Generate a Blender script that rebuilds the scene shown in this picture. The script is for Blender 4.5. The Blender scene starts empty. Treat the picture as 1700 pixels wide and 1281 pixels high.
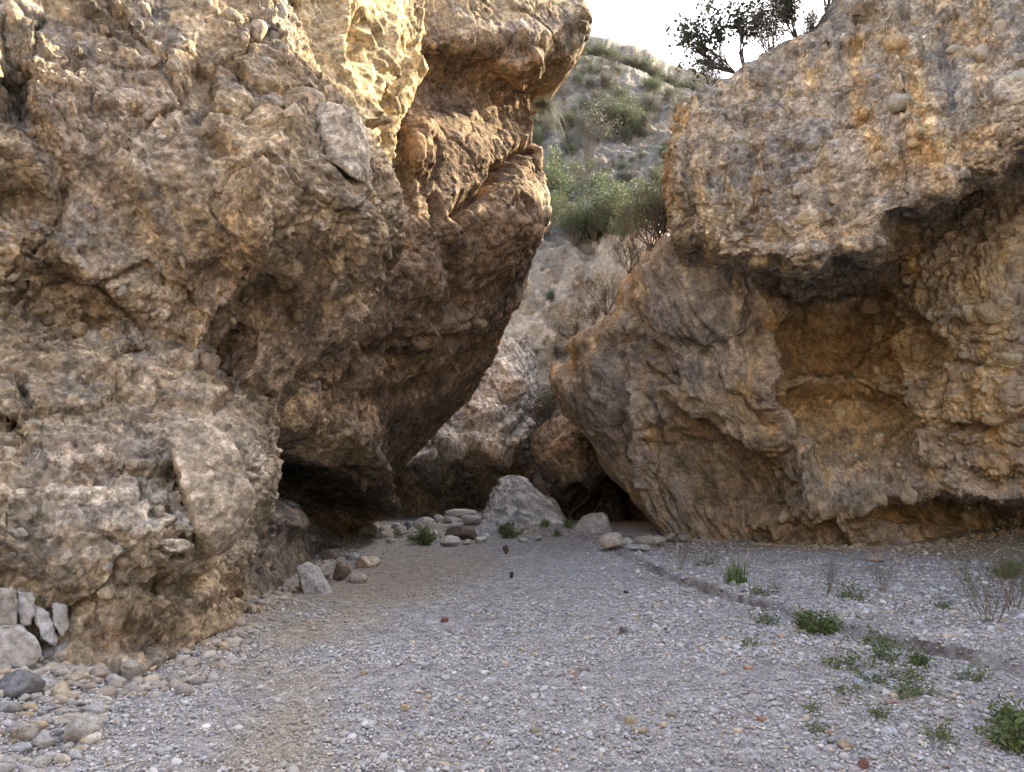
import bpy, bmesh, math, random
import numpy as np
from mathutils import Vector, Matrix, Euler

# ------------------------------------------------------------------ camera, light
scene = bpy.context.scene
COL = scene.collection
R = math.radians
CAM_H, FPX, PITCH = 1.6, 1214.0, math.atan(150 / 1214.0)
cam_d = bpy.data.cameras.new('camera')
cam_d.sensor_width = 36.0
cam_d.lens = 36.0 * FPX / 1700.0
cam_d.clip_end = 3000
cam = bpy.data.objects.new('camera', cam_d)
COL.objects.link(cam)
cam.location = (0, 0, CAM_H)
cam.rotation_euler = (R(90) + PITCH, 0, 0)
scene.camera = cam

SUN_AZ, SUN_EL = R(56), R(34)       # azimuth to the right of the viewing direction (+Y)
w = bpy.data.worlds.new('World')
scene.world = w
w.use_nodes = True
nt = w.node_tree
bg = nt.nodes['Background']
sky = nt.nodes.new('ShaderNodeTexSky')
sky.sky_type = 'NISHITA'
sky.sun_disc = False
sky.sun_elevation = SUN_EL
sky.sun_rotation = SUN_AZ
sky.air_density = 0.9
sky.dust_density = 5.0
sky.ozone_density = 0.6
nt.links.new(sky.outputs[0], bg.inputs[0])
bg.inputs[1].default_value = 0.15
sun_d = bpy.data.lights.new('sun', 'SUN')
sun_d.energy = 3.4
sun_d.angle = R(0.5)
sun_d.color = (1.0, 0.85, 0.60)
sun = bpy.data.objects.new('sun', sun_d)
COL.objects.link(sun)
sdir = Vector((math.sin(SUN_AZ) * math.cos(SUN_EL), math.cos(SUN_AZ) * math.cos(SUN_EL), math.sin(SUN_EL)))
sun.rotation_euler = sdir.to_track_quat('Z', 'Y').to_euler()
vs = scene.view_settings
vs.view_transform = 'Standard'
vs.look = 'None'
vs.exposure = 2.45
vs.gamma = 1.0

scene.cycles.max_bounces = 4
scene.cycles.diffuse_bounces = 3
scene.cycles.transmission_bounces = 2

rng = np.random.default_rng(7)
random.seed(7)
F32 = np.float32

# ------------------------------------------------------------------ projection helpers
SP, CP = math.sin(PITCH), math.cos(PITCH)


def P(px, py, d):
    """the point seen at photograph position (px, py) standing d metres ahead"""
    x = (px - 850) / FPX
    yc = (640.5 - py) / FPX
    Y = CP - yc * SP
    Z = SP + yc * CP
    k = d / Y
    return (x * k, d, CAM_H + Z * k)


def G(px, py, dz=0.0):
    """the ground point (z = 0) seen there"""
    yc = (640.5 - py) / FPX
    Y = CP - yc * SP
    Z = SP + yc * CP
    k = -CAM_H / Z
    return ((px - 850) / FPX * k, Y * k, dz)


def project(p):
    X, Y, Z = p[..., 0], p[..., 1], p[..., 2] - CAM_H
    f = Y * CP + Z * SP
    u = -Y * SP + Z * CP
    f = np.where(np.abs(f) < 0.05, 0.05, f)
    return 850 + FPX * X / f, 640.5 - FPX * u / f


# ------------------------------------------------------------------ noise
_pr = np.random.default_rng(3)
PERM = np.tile(_pr.permutation(512).astype(np.int32), 3)
GRAD = _pr.normal(size=(512, 3)).astype(F32)
GRAD /= np.linalg.norm(GRAD, axis=1)[:, None]
RND = _pr.random((512, 8)).astype(F32)


def hash3(i, j, k):
    return PERM[PERM[PERM[i & 511] + (j & 511)] + (k & 511)]


def perlin(p, seed=0):
    p = p + seed * 17.31
    f0 = np.floor(p)
    fr = (p - f0).astype(F32)
    ii = f0.astype(np.int32)
    s = fr * fr * fr * (fr * (fr * 6 - 15) + 10)
    out = 0
    for dx in (0, 1):
        wx = s[:, 0] if dx else 1 - s[:, 0]
        for dy in (0, 1):
            wy = s[:, 1] if dy else 1 - s[:, 1]
            for dz in (0, 1):
                wz = s[:, 2] if dz else 1 - s[:, 2]
                g = GRAD[hash3(ii[:, 0] + dx, ii[:, 1] + dy, ii[:, 2] + dz)]
                dot = g[:, 0] * (fr[:, 0] - dx) + g[:, 1] * (fr[:, 1] - dy) + g[:, 2] * (fr[:, 2] - dz)
                out = out + wx * wy * wz * dot
    return out * 1.5


def fbm(p, scale, octv=4, gain=0.5, seed=0, ridged=False):
    a, tot, s = 1.0, 0, 1.0 / scale
    out = 0
    for o in range(octv):
        n = perlin(p * F32(s), seed + o)
        if ridged:
            n = 1 - 2 * np.abs(n) * 1.3
        out = out + a * n
        tot += a
        a *= gain
        s *= 2.03
    return out / tot


def cells(p, scale, seed=0):
    """nearest jittered cell: distance, offset vector, random row of the cell, second distance"""
    q = p / F32(scale) + seed * 9.7
    b = np.floor(q - 0.5).astype(np.int32)
    best = np.full(len(p), 9.0, F32)
    sec = np.full(len(p), 9.0, F32)
    bid = np.zeros(len(p), np.int32)
    bo = np.zeros((len(p), 3), F32)
    for dx in (0, 1):
        for dy in (0, 1):
            for dz in (0, 1):
                c = b + np.array([dx, dy, dz], np.int32)
                h = hash3(c[:, 0], c[:, 1], c[:, 2]) & 511
                cen = c + 0.5 + (RND[h, :3] - 0.5) * 0.75
                o = (q - cen).astype(F32)
                d = np.sqrt((o * o).sum(1))
                m = d < best
                sec = np.where(m, best, np.minimum(sec, d))
                best = np.where(m, d, best)
                bid = np.where(m, h, bid)
                bo = np.where(m[:, None], o, bo)
    return best, bo, bid, sec


def facets(p, scale, seed=0, tilt=0.8, off=0.8):
    """broken-rock relief: every cell is a tilted plane with its own height"""
    d, o, h, s = cells(p, scale, seed)
    v = RND[h, 3:6] - 0.5
    wt = sst(0.0, 0.22, s - d)          # pieces meet in a groove, not in a torn step
    return ((o * v).sum(1) * tilt * 2 + (RND[h, 6] - 0.5) * off) * wt, h, d, s


def sst(a, b, x):
    t = np.clip((x - a) / (b - a), 0, 1)
    return t * t * (3 - 2 * t)


# ------------------------------------------------------------------ object helpers
def link(o, parent=None, label=None, cat=None, group=None, kind=None):
    COL.objects.link(o)
    if parent is not None:
        o.parent = parent
    if label:
        o['label'] = label
    if cat:
        o['category'] = cat
    if group:
        o['group'] = group
    if kind:
        o['kind'] = kind
    return o


def mesh_np(name, verts, faces, col=None, smooth=True):
    """verts (N,3), faces (M,3 or 4)"""
    me = bpy.data.meshes.new(name)
    n, m, k = len(verts), len(faces), faces.shape[1]
    me.vertices.add(n)
    me.vertices.foreach_set('co', np.ascontiguousarray(verts, F32).ravel())
    me.loops.add(m * k)
    me.loops.foreach_set('vertex_index', np.ascontiguousarray(faces, np.int32).ravel())
    me.polygons.add(m)
    me.polygons.foreach_set('loop_start', np.arange(0, m * k, k, dtype=np.int32))
    me.polygons.foreach_set('loop_total', np.full(m, k, np.int32))
    if smooth:
        me.polygons.foreach_set('use_smooth', np.ones(m, bool))
    if col is not None:
        a = me.attributes.new('tint', 'FLOAT_COLOR', 'POINT')
        c = np.ones((n, 4), F32)
        c[:, :3] = col
        a.data.foreach_set('color', c.ravel())
    me.update(calc_edges=True)
    me.validate()
    return me


def grid_faces(r, c):
    i = np.arange(r * c).reshape(r, c)
    return np.stack([i[:-1, :-1], i[:-1, 1:], i[1:, 1:], i[1:, :-1]], -1).reshape(-1, 4)


# ------------------------------------------------------------------ materials
def new_mat(name):
    m = bpy.data.materials.new(name)
    m.use_nodes = True
    t = m.node_tree
    b = t.nodes['Principled BSDF']
    return m, t, b


def N(t, kind, **kw):
    n = t.nodes.new(kind)
    for k, v in kw.items():
        if k.startswith('i_'):
            n.inputs[k[2:].replace('_', ' ')].default_value = v
        else:
            setattr(n, k, v)
    return n


def rock_material(name, attr_type='GEOMETRY', grain=14.0, bump=0.35, contrast=0.45, base=None, rough=0.92, coord='pos', spec=0.2, mosaic=0.0):
    m, t, b = new_mat(name)
    L = t.links.new
    if coord == 'pos':
        geo = N(t, 'ShaderNodeNewGeometry')
        vec = geo.outputs['Position']
    else:
        tc = N(t, 'ShaderNodeTexCoord')
        vec = tc.outputs['Object']
    n1 = N(t, 'ShaderNodeTexNoise', i_Scale=grain, i_Detail=4.0, i_Roughness=0.7)
    n2 = N(t, 'ShaderNodeTexNoise', i_Scale=grain * 0.22, i_Detail=2.0, i_Roughness=0.6)
    vo = N(t, 'ShaderNodeTexVoronoi', i_Scale=grain * 1.3)
    vo.inputs['Randomness'].default_value = 1.0
    for n in (n1, n2, vo):
        L(vec, n.inputs['Vector'])
    if base is None:
        if attr_type == 'OBJECT':
            src = N(t, 'ShaderNodeObjectInfo').outputs['Color']
        else:
            at = N(t, 'ShaderNodeAttribute', attribute_name='tint')
            at.attribute_type = attr_type
            src = at.outputs['Color']
    else:
        rgb = N(t, 'ShaderNodeRGB')
        rgb.outputs[0].default_value = (*base, 1)
        src = rgb.outputs[0]
    mr = N(t, 'ShaderNodeMapRange')
    mr.inputs['From Min'].default_value = 0.28
    mr.inputs['From Max'].default_value = 0.72
    mr.inputs['To Min'].default_value = 1 - contrast
    mr.inputs['To Max'].default_value = 1 + contrast
    L(n1.outputs['Fac'], mr.inputs['Value'])
    mr2 = N(t, 'ShaderNodeMapRange')
    mr2.inputs['From Min'].default_value = 0.3
    mr2.inputs['From Max'].default_value = 0.7
    mr2.inputs['To Min'].default_value = 1 - contrast * 0.6
    mr2.inputs['To Max'].default_value = 1 + contrast * 0.6
    L(n2.outputs['Fac'], mr2.inputs['Value'])
    mul = N(t, 'ShaderNodeMath', operation='MULTIPLY')
    L(mr.outputs[0], mul.inputs[0])
    L(mr2.outputs[0], mul.inputs[1])
    if mosaic:
        wv = N(t, 'ShaderNodeVectorMath', operation='MULTIPLY_ADD')
        L(n1.outputs['Color'], wv.inputs[0])
        wv.inputs[1].default_value = (0.05, 0.05, 0.05)
        L(vec, wv.inputs[2])
        for sc, k in ((mosaic, .30), (mosaic * 2.7, .30)):
            vc = N(t, 'ShaderNodeTexVoronoi', i_Scale=sc)
            L(wv.outputs[0], vc.inputs['Vector'])
            sep = N(t, 'ShaderNodeSeparateColor')
            L(vc.outputs['Color'], sep.inputs[0])
            mm = N(t, 'ShaderNodeMapRange')
            mm.inputs['To Min'].default_value = 1 - k
            mm.inputs['To Max'].default_value = 1 + k
            L(sep.outputs[0], mm.inputs['Value'])
            m2 = N(t, 'ShaderNodeMath', operation='MULTIPLY')
            L(mul.outputs[0], m2.inputs[0])
            L(mm.outputs[0], m2.inputs[1])
            mul = m2
    vm = N(t, 'ShaderNodeVectorMath', operation='SCALE')
    L(src, vm.inputs[0])
    L(mul.outputs[0], vm.inputs['Scale'])
    L(vm.outputs[0], b.inputs['Base Color'])
    b.inputs['Roughness'].default_value = rough
    b.inputs['Specular IOR Level'].default_value = spec
    ad = N(t, 'ShaderNodeMath', operation='MULTIPLY_ADD')
    L(vo.outputs['Distance'], ad.inputs[0])
    ad.inputs[1].default_value = -0.5
    L(n1.outputs['Fac'], ad.inputs[2])
    bp = N(t, 'ShaderNodeBump')
    bp.inputs['Strength'].default_value = bump
    bp.inputs['Distance'].default_value = 0.6 / grain
    L(ad.outputs[0], bp.inputs['Height'])
    L(bp.outputs['Normal'], b.inputs['Normal'])
    return m


M_ROCK = rock_material('conglomerate_rock', grain=20.0, bump=0.8, contrast=0.42, mosaic=7.0)
M_DRAPE = rock_material('flowstone_rock', grain=16.0, bump=0.7, contrast=0.45)
M_FAR = rock_material('distant_rock', grain=3.0, bump=0.6, contrast=0.42)
M_STONE = rock_material('loose_stone', grain=15.0, bump=0.75, contrast=0.42, attr_type='OBJECT')
M_SET = rock_material('stone_set_in_cliff', grain=18.0, bump=0.8, contrast=0.45, attr_type='OBJECT', mosaic=6.0)
M_GRND = rock_material('gravel_ground', grain=34.0, bump=0.9, contrast=0.5)
M_PEB = rock_material('pebble_stone', grain=40.0, bump=0.12, contrast=0.16, attr_type='INSTANCER')


def leaf_material(name, c1, c2, trans=0.25):
    m, t, b = new_mat(name)
    L = t.links.new
    geo = N(t, 'ShaderNodeNewGeometry')
    mix = N(t, 'ShaderNodeMix', data_type='RGBA')
    mix.inputs[6].default_value = (*c1, 1)
    mix.inputs[7].default_value = (*c2, 1)
    L(geo.outputs['Random Per Island'], mix.inputs[0])
    L(mix.outputs[2], b.inputs['Base Color'])
    b.inputs['Roughness'].default_value = 0.65
    b.inputs['Specular IOR Level'].default_value = 0.25
    tr = N(t, 'ShaderNodeBsdfTranslucent')
    L(mix.outputs[2], tr.inputs['Color'])
    ms = N(t, 'ShaderNodeMixShader')
    ms.inputs[0].default_value = trans
    L(b.outputs[0], ms.inputs[1])
    L(tr.outputs[0], ms.inputs[2])
    out = [n for n in t.nodes if n.type == 'OUTPUT_MATERIAL'][0]
    L(ms.outputs[0], out.inputs['Surface'])
    return m


M_BARK = rock_material('bark', grain=30.0, bump=0.3, contrast=0.3, base=(0.10, 0.08, 0.065))
M_TWIG = rock_material('dry_twig', grain=30.0, bump=0.2, contrast=0.3, base=(0.17, 0.13, 0.10))
M_LEAF_DARK = leaf_material('leaf_dark', (0.030, 0.045, 0.028), (0.060, 0.080, 0.045))
M_LEAF = leaf_material('leaf_green', (0.075, 0.11, 0.05), (0.15, 0.185, 0.095))
M_LEAF_GREY = leaf_material('leaf_grey_green', (0.10, 0.11, 0.08), (0.175, 0.175, 0.13))
M_WEED = leaf_material('weed_green', (0.11, 0.165, 0.05), (0.20, 0.25, 0.10))
M_GRASS = leaf_material('grass_blade', (0.16, 0.18, 0.07), (0.32, 0.30, 0.15))
M_STRAW = leaf_material('dry_stalk', (0.20, 0.17, 0.10), (0.33, 0.28, 0.17))

# ------------------------------------------------------------------ cliffs from control nets


def catmull(Cn, counts):
    """interpolate along axis 0, counts[i] samples in segment i"""
    n = len(Cn)
    ext = np.concatenate([2 * Cn[:1] - Cn[1:2], Cn, 2 * Cn[-1:] - Cn[-2:-1]], 0)
    out = []
    for i in range(n - 1):
        t = (np.arange(counts[i]) / counts[i]).reshape(-1, *([1] * (Cn.ndim - 1)))
        p0, p1, p2, p3 = ext[i], ext[i + 1], ext[i + 2], ext[i + 3]
        out.append(0.5 * (2 * p1 + (p2 - p0) * t + (2 * p0 - 5 * p1 + 4 * p2 - p3) * t * t + (3 * p1 - p0 - 3 * p2 + p3) * t ** 3))
    out.append(Cn[-1:])
    return np.concatenate(out, 0)


def normals(g):
    du = np.gradient(g, axis=1)
    dv = np.gradient(g, axis=0)
    n = np.cross(du, dv)
    n /= np.linalg.norm(n, axis=2)[..., None] + 1e-9
    return n


def ell(u, v, f):
    px, py, rx, ry, rot = f[:5]
    c, s = math.cos(R(rot)), math.sin(R(rot))
    dx, dy = u - px, v - py
    return np.sqrt(((dx * c + dy * s) / rx) ** 2 + ((-dx * s + dy * c) / ry) ** 2)


def polydist(u, v, pts):
    best = np.full(u.shape, 1e9)
    for (x0, y0), (x1, y1) in zip(pts[:-1], pts[1:]):
        ex, ey = x1 - x0, y1 - y0
        t = np.clip(((u - x0) * ex + (v - y0) * ey) / (ex * ex + ey * ey), 0, 1)
        best = np.minimum(best, np.hypot(u - x0 - t * ex, v - y0 - t * ey))
    return best


def feat(u, v, f):
    """weight of a feature; ('e', x,y,rx,ry,rot, amp, hardness) or ('l', pts, width, amp)"""
    if f[0] == 'e':
        q = ell(u, v, f[1:6])
        h = f[7] if len(f) > 7 else 0.0
        return 1 - sst(h, 1.0, q)
    return np.clip(1 - polydist(u, v, f[1]) / f[2], 0, 1) ** 1.3


def amp_of(f):
    return f[6] if f[0] == 'e' else f[3]


VCOL = {}


def build_cliff(name, net, rc, cc, relief, colour, feats=(), mat=None, warp=10.0, kind='structure'):
    net = np.array(net, float)
    g = catmull(net, rc)
    g = np.swapaxes(catmull(np.swapaxes(g, 0, 1), cc), 0, 1)
    n = normals(g)
    cv = np.array([0, 0, CAM_H]) - g
    if (n * cv).sum(2).mean() < 0:
        n = -n
    r, c = g.shape[:2]
    p = g.reshape(-1, 3).astype(F32)
    nn = n.reshape(-1, 3).astype(F32)
    u, v = project(p)
    if warp:
        u = u + warp * perlin(p / F32(0.6), 41) + 0.5 * warp * perlin(p / F32(0.22), 43)
        v = v + warp * perlin(p / F32(0.6), 42) + 0.5 * warp * perlin(p / F32(0.22), 44)
    big = np.zeros(len(p), F32)
    for f in feats:
        big += (feat(u, v, f) * amp_of(f)).astype(F32)
    p2 = p + nn * big[:, None]
    h1, h2, info = relief(p2, u, v)
    p3 = p2 + nn * h1[:, None].astype(F32)
    n2 = normals(p3.reshape(r, c, 3)).reshape(-1, 3)
    if (n2 * nn).sum() < 0:
        n2 = -n2
    # keep fine relief from flipping where the surface folds
    p4 = p3 + (0.6 * n2 + 0.4 * nn) * h2[:, None].astype(F32)
    colr = colour(p2, u, v, n2, info)
    me = mesh_np(name, p4, grid_faces(r, c), colr)
    me.materials.append(mat or M_ROCK)
    o = bpy.data.objects.new(name, me)
    link(o, kind=kind)
    VCOL[id(o)] = colr
    return o, p4.reshape(r, c, 3), n2.reshape(r, c, 3)


def C3(*a):
    return np.array(a, F32)


def mix(a, b, wt):
    return a * (1 - wt[:, None]) + b * wt[:, None]


# ---- relief recipes
def breccia(k=1.0, fine=1.0, clast=1.0):
    def f(p, u, v):
        wp = p + 0.10 * np.stack([perlin(p / F32(0.35), s) for s in (60, 61, 62)], 1)
        big = 0.32 * fbm(p, 2.2, 3, seed=1) + 0.06 * fbm(p, 0.9, 3, seed=5, ridged=True)
        fa, h0, d0, s0 = facets(wp, 1.15, 1, 0.9, 0.5)
        fb, h1, d1, s1 = facets(wp, 0.36, 2)
        zone = sst(-0.15, 0.25, fbm(p, 1.6, 2, seed=11))
        b = k * (big + 0.19 * fa + 0.075 * fb * (0.15 + zone))
        # embedded cobbles and the holes they left
        dc, oc, hc, sc = cells(wp, 0.27, 3)
        rr = np.where(RND[hc, 7] > 0.55, 0.16 + 0.24 * RND[hc, 4], 0)
        bump = np.sqrt(np.clip(rr * rr - dc * dc, 0, 1)) * 0.27
        pit = np.where(RND[hc, 7] < 0.14, np.clip(0.36 - dc, 0, 1), 0) * 0.34
        dd, od, hd, sd = cells(wp, 0.115, 4)
        r2 = np.where(RND[hd, 7] > 0.45, 0.18 + 0.22 * RND[hd, 4], 0)
        bump2 = np.sqrt(np.clip(r2 * r2 - dd * dd, 0, 1)) * 0.115
        fc, h2, d2, s2 = facets(wp, 0.13, 7)
        crk = np.clip(1 - (s0 - d0) * 7, 0, 1) * (RND[h0, 2] > 0.35) * 0.09 + np.clip(1 - (s1 - d1) * 6, 0, 1) * zone * 0.045
        fin = fine * ((0.04 * fbm(p, 0.42, 5, 0.62, seed=20) + 0.05 * fc) * (0.35 + 0.9 * zone) + 0.025 * fbm(wp, 0.16, 3, 0.6, seed=25, ridged=True) - crk)
        h = clast * (bump * 0.9 - pit + bump2 * 0.7) + fin
        return b, h, dict(h0=h0, h1=h1, hc=hc, bump=bump, b2=bump2, hd=hd, zone=zone)
    return f


def draped(flow, k=1.0, fine=1.0, clast=0.4):
    """wall coated with flowstone: relief stretched along the flow direction"""
    fl = np.array(flow, float)
    fl /= np.linalg.norm(fl)

    def f(p, u, v):
        al = (p @ fl.astype(F32))[:, None] * fl.astype(F32)
        q = (p - al) + al * 0.16
        fl1 = fbm(q + 0.12 * perlin(p / F32(0.8), 3)[:, None], 0.55, 4, 0.55, seed=31, ridged=True)
        big = 0.28 * fbm(p, 2.2, 3, seed=1) + 0.17 * fl1
        wp = p + 0.08 * np.stack([perlin(p / F32(0.35), s) for s in (60, 61, 62)], 1)
        zone = sst(-0.2, 0.3, fbm(p, 1.5, 2, seed=12) + 0.002 * (u - 1330))
        fa, h0, d0, s0 = facets(wp, 0.7, 1)
        fb, h1, d1, s1 = facets(wp, 0.26, 2)
        b = k * (big + (.25 + zone) * (0.09 * fa + 0.06 * fb))
        dc, oc, hc, sc = cells(wp, 0.3, 3)
        rr = np.where(RND[hc, 7] > 0.6, 0.16 + 0.24 * RND[hc, 4], 0)
        bump = np.sqrt(np.clip(rr * rr - dc * dc, 0, 1)) * 0.3 * zone
        dd, od, hd, sd = cells(wp, 0.13, 4)
        r2 = np.where(RND[hd, 7] > 0.45, 0.18 + 0.22 * RND[hd, 4], 0)
        bump2 = np.sqrt(np.clip(r2 * r2 - dd * dd, 0, 1)) * 0.13 * (0.25 + zone)
        h = clast * (bump + bump2) + fine * (0.06 * fbm(q, 0.2, 4, 0.62, seed=20, ridged=True) + 0.035 * facets(wp, .15, 8)[0] * (.4 + zone) + 0.075 * fbm(p, 0.4, 5, 0.65, seed=24) * (0.5 + zone) - zone * np.clip(1 - (s1 - d1) * 6, 0, 1) * 0.06)
        return b, h, dict(h0=h0, h1=h1, hc=hc, bump=bump, b2=bump2, hd=hd, zone=zone, flute=fl1)
    return f


TAN, BROWN, GREY, PALE, OCHRE, DUST = (C3(.41, .318, .20), C3(.245, .178, .108), C3(.285, .26, .215),
                                       C3(.56, .475, .335), C3(.46, .305, .13), C3(.44, .345, .235))
DARK = C3(.07, .058, .05)  # shade of caves and hollows, painted as near-black rock


def paint(colr, u, v, patches):
    for f in patches:
        wt = feat(u, v, f[:-1]) * f[-2] if f[0] == 'l' else feat(u, v, f[:-1]) * f[6]
        colr = mix(colr, f[-1], np.clip(wt, 0, 1))
    return colr


def clast_tint(colr, info, k=0.5):
    on = np.clip(info['bump'] * 40, 0, 1) * k
    t = RND[info['hc'], 5][:, None]
    cc = np.where(t < .35, C3(.36, .33, .29), np.where(t < .7, C3(.43, .33, .21), C3(.27, .2, .14)))
    colr = colr * (1 - on[:, None]) + cc * on[:, None]
    on2 = np.clip(info['b2'] * 60, 0, 1) * k * 0.7
    t2 = (0.7 + 0.7 * RND[info['hd'], 5])[:, None]
    colr = colr * (1 - on2[:, None]) + colr * t2 * on2[:, None]
    return colr * (0.86 + 0.28 * RND[info['h1'], 3])[:, None]


def speckle(c, p, k=0.5):
    g = fbm(p, 0.16, 4, 0.75, seed=95) + 0.7 * fbm(p, 0.9, 3, 0.6, seed=99)
    return c * np.clip(1 + k * 2.2 * g, 0.35, 1.8)[:, None]


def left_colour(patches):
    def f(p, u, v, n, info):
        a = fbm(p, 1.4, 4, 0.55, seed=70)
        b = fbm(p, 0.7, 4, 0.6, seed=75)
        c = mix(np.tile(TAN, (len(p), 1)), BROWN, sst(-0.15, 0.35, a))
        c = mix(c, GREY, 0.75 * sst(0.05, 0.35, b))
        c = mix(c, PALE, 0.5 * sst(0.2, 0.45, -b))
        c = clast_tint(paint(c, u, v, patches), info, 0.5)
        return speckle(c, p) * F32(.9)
    return f


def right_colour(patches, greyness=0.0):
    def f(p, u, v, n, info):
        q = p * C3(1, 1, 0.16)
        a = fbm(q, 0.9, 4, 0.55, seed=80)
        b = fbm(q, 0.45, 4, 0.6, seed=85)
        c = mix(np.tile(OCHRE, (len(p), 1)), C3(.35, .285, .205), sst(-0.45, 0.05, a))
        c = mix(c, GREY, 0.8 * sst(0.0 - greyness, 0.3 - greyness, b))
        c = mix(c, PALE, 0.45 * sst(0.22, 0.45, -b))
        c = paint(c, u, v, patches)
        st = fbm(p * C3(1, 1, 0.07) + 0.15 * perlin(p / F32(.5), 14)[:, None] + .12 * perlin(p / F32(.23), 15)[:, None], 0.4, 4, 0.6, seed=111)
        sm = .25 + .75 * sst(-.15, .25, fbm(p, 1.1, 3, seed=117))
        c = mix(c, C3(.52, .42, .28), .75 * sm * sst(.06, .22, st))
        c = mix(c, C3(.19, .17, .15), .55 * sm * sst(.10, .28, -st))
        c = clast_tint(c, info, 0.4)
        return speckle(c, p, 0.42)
    return f


# =================================================================== GROUND
RILL = [(1022, 918), (1060, 937), (1130, 968), (1200, 993), (1270, 1010), (1330, 1030), (1400, 1047),
        (1480, 1068), (1560, 1088), (1620, 1106), (1700, 1128), (1900, 1180)]
RILLW = np.array([G(a, b)[:2] for a, b in RILL])


def rill_side(x, y):
    """signed distance: positive on the far (right) bank"""
    best = np.full(x.shape, 1e9)
    sg = np.zeros(x.shape)
    for (x0, y0), (x1, y1) in zip(RILLW[:-1], RILLW[1:]):
        ex, ey = x1 - x0, y1 - y0
        t = np.clip(((x - x0) * ex + (y - y0) * ey) / (ex * ex + ey * ey), 0, 1)
        dx, dy = x - x0 - t * ex, y - y0 - t * ey
        d = np.hypot(dx, dy)
        cr = ex * dy - ey * dx
        m = d < best
        best = np.where(m, d, best)
        sg = np.where(m, np.sign(cr), sg)
    return best * sg


def gz(x, y):
    x = np.atleast_1d(np.asarray(x, float))
    y = np.atleast_1d(np.asarray(y, float))
    p = np.stack([x, y, np.zeros_like(x)], 1).astype(F32)
    z = 0.07 * perlin(p / F32(2.6), 5) + 0.03 * perlin(p / F32(0.9), 6)
    s = rill_side(x, y) + 0.10 * perlin(p / F32(0.5), 9)
    inside = sst(-0.2, 0.5, x - 2.0)
    z = z + inside * (0.085 * sst(-0.03, 0.09, s) * (1 - 0.6 * sst(0.3, 4, s)) - 0.03 * np.exp(-((s + 0.04) / 0.05) ** 2))
    # low gravel bar in front of the fallen slab
    z = z + 0.24 * sst(20.0, 20.5, y + 0.3 * perlin(p / F32(1.2), 15)) * sst(-3.0, -2.0, x) * (1 - sst(1.3, 2.2, x))
    # ochre dirt ramp at the foot of the right wall
    z = z + 0.35 * sst(14.0, 18.5, y) * sst(6.0, 11.0, x)
    # talus rise at the near left
    z = z + 0.22 * sst(0.0, 1.6, -x - 2.6 - 0.05 * (y - 5)) * (1 - sst(6.5, 9, y))
    return z


gx = np.concatenate([-np.geomspace(900, 15, 14), np.linspace(-14, 22, 420), np.geomspace(23, 900, 14)])
gy = np.concatenate([-np.geomspace(900, 3, 14), np.linspace(-2, 2.9, 10), np.geomspace(3, 27, 430), np.geomspace(28, 1200, 20)])
XX, YY = np.meshgrid(gx, gy)
zz = gz(XX.ravel(), YY.ravel())
gp = np.stack([XX.ravel(), YY.ravel(), zz], 1).astype(F32)
near = (np.abs(gp[:, 0]) < 25) & (gp[:, 1] > 2) & (gp[:, 1] < 30)
pn = gp[near]
dd_, _, hh_, _ = cells(pn, 0.075, 2)
d3_, _, h3_, _ = cells(pn, 0.16, 5)
cob = np.where(RND[h3_, 7] > 0.8, np.sqrt(np.clip((.12 + .25 * RND[h3_, 4]) ** 2 - d3_ ** 2, 0, 1)) * 0.12, 0)
gp[near, 2] += 0.025 * np.sqrt(np.clip(0.2 - dd_ ** 2, 0, 1)) + cob + 0.012 * perlin(pn / F32(0.12), 8)
gc = np.tile(C3(.285, .27, .25), (len(gp), 1))
a = fbm(gp, 1.6, 4, seed=90)
sand = sst(0.0, 0.35, a)
gc = mix(gc, C3(.27, .225, .165), 0.5 * sand)
tone = np.ones(len(gp), F32)
tone[near] = 0.75 + 0.5 * RND[hh_, 5]
gc = gc * tone[:, None]
gu, gv = project(gp)
TRACK = [(500, 1330), (450, 1240), (440, 1160), (520, 1070), (620, 1000), (720, 955), (800, 930)]


def track_w(u, v):
    d = polydist(u, v, TRACK)
    return 1 - sst(.25, 1, d / np.clip((v - 860) * .38, 14, 130))


gc = mix(gc * 1.25, C3(.40, .325, .22), .62 * track_w(gu + 40 * perlin(gp / F32(.7), 33), gv + 16 * perlin(gp / F32(.5), 34)) * np.clip(.6 + 1.2 * perlin(gp / F32(.9), 35), 0, 1))
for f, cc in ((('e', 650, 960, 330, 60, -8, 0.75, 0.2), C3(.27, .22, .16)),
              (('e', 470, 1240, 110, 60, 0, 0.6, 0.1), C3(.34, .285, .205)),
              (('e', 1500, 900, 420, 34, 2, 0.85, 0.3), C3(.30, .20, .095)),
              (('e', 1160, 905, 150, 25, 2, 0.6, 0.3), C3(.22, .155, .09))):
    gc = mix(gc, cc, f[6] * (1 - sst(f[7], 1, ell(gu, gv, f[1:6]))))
s_ = rill_side(gp[:, 0].astype(float), gp[:, 1].astype(float))
s_ = s_ + 0.10 * perlin(gp * C3(1, 1, 0) / F32(0.5), 9)
wet = np.exp(-((s_ - 0.02) / 0.07) ** 2) * np.clip(.45 + 1.6 * perlin(gp * C3(1, 1, 0) / F32(.8), 66), .6, 1) * sst(-0.2, 0.5, gp[:, 0] - 2.0)
gc = mix(gc, C3(.085, .06, .04), 0.9 * wet)
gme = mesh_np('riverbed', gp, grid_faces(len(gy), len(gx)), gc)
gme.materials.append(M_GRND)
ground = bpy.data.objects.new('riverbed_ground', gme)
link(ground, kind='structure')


def gzs(x, y):
    return float(gz(x, y)[0])


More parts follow.
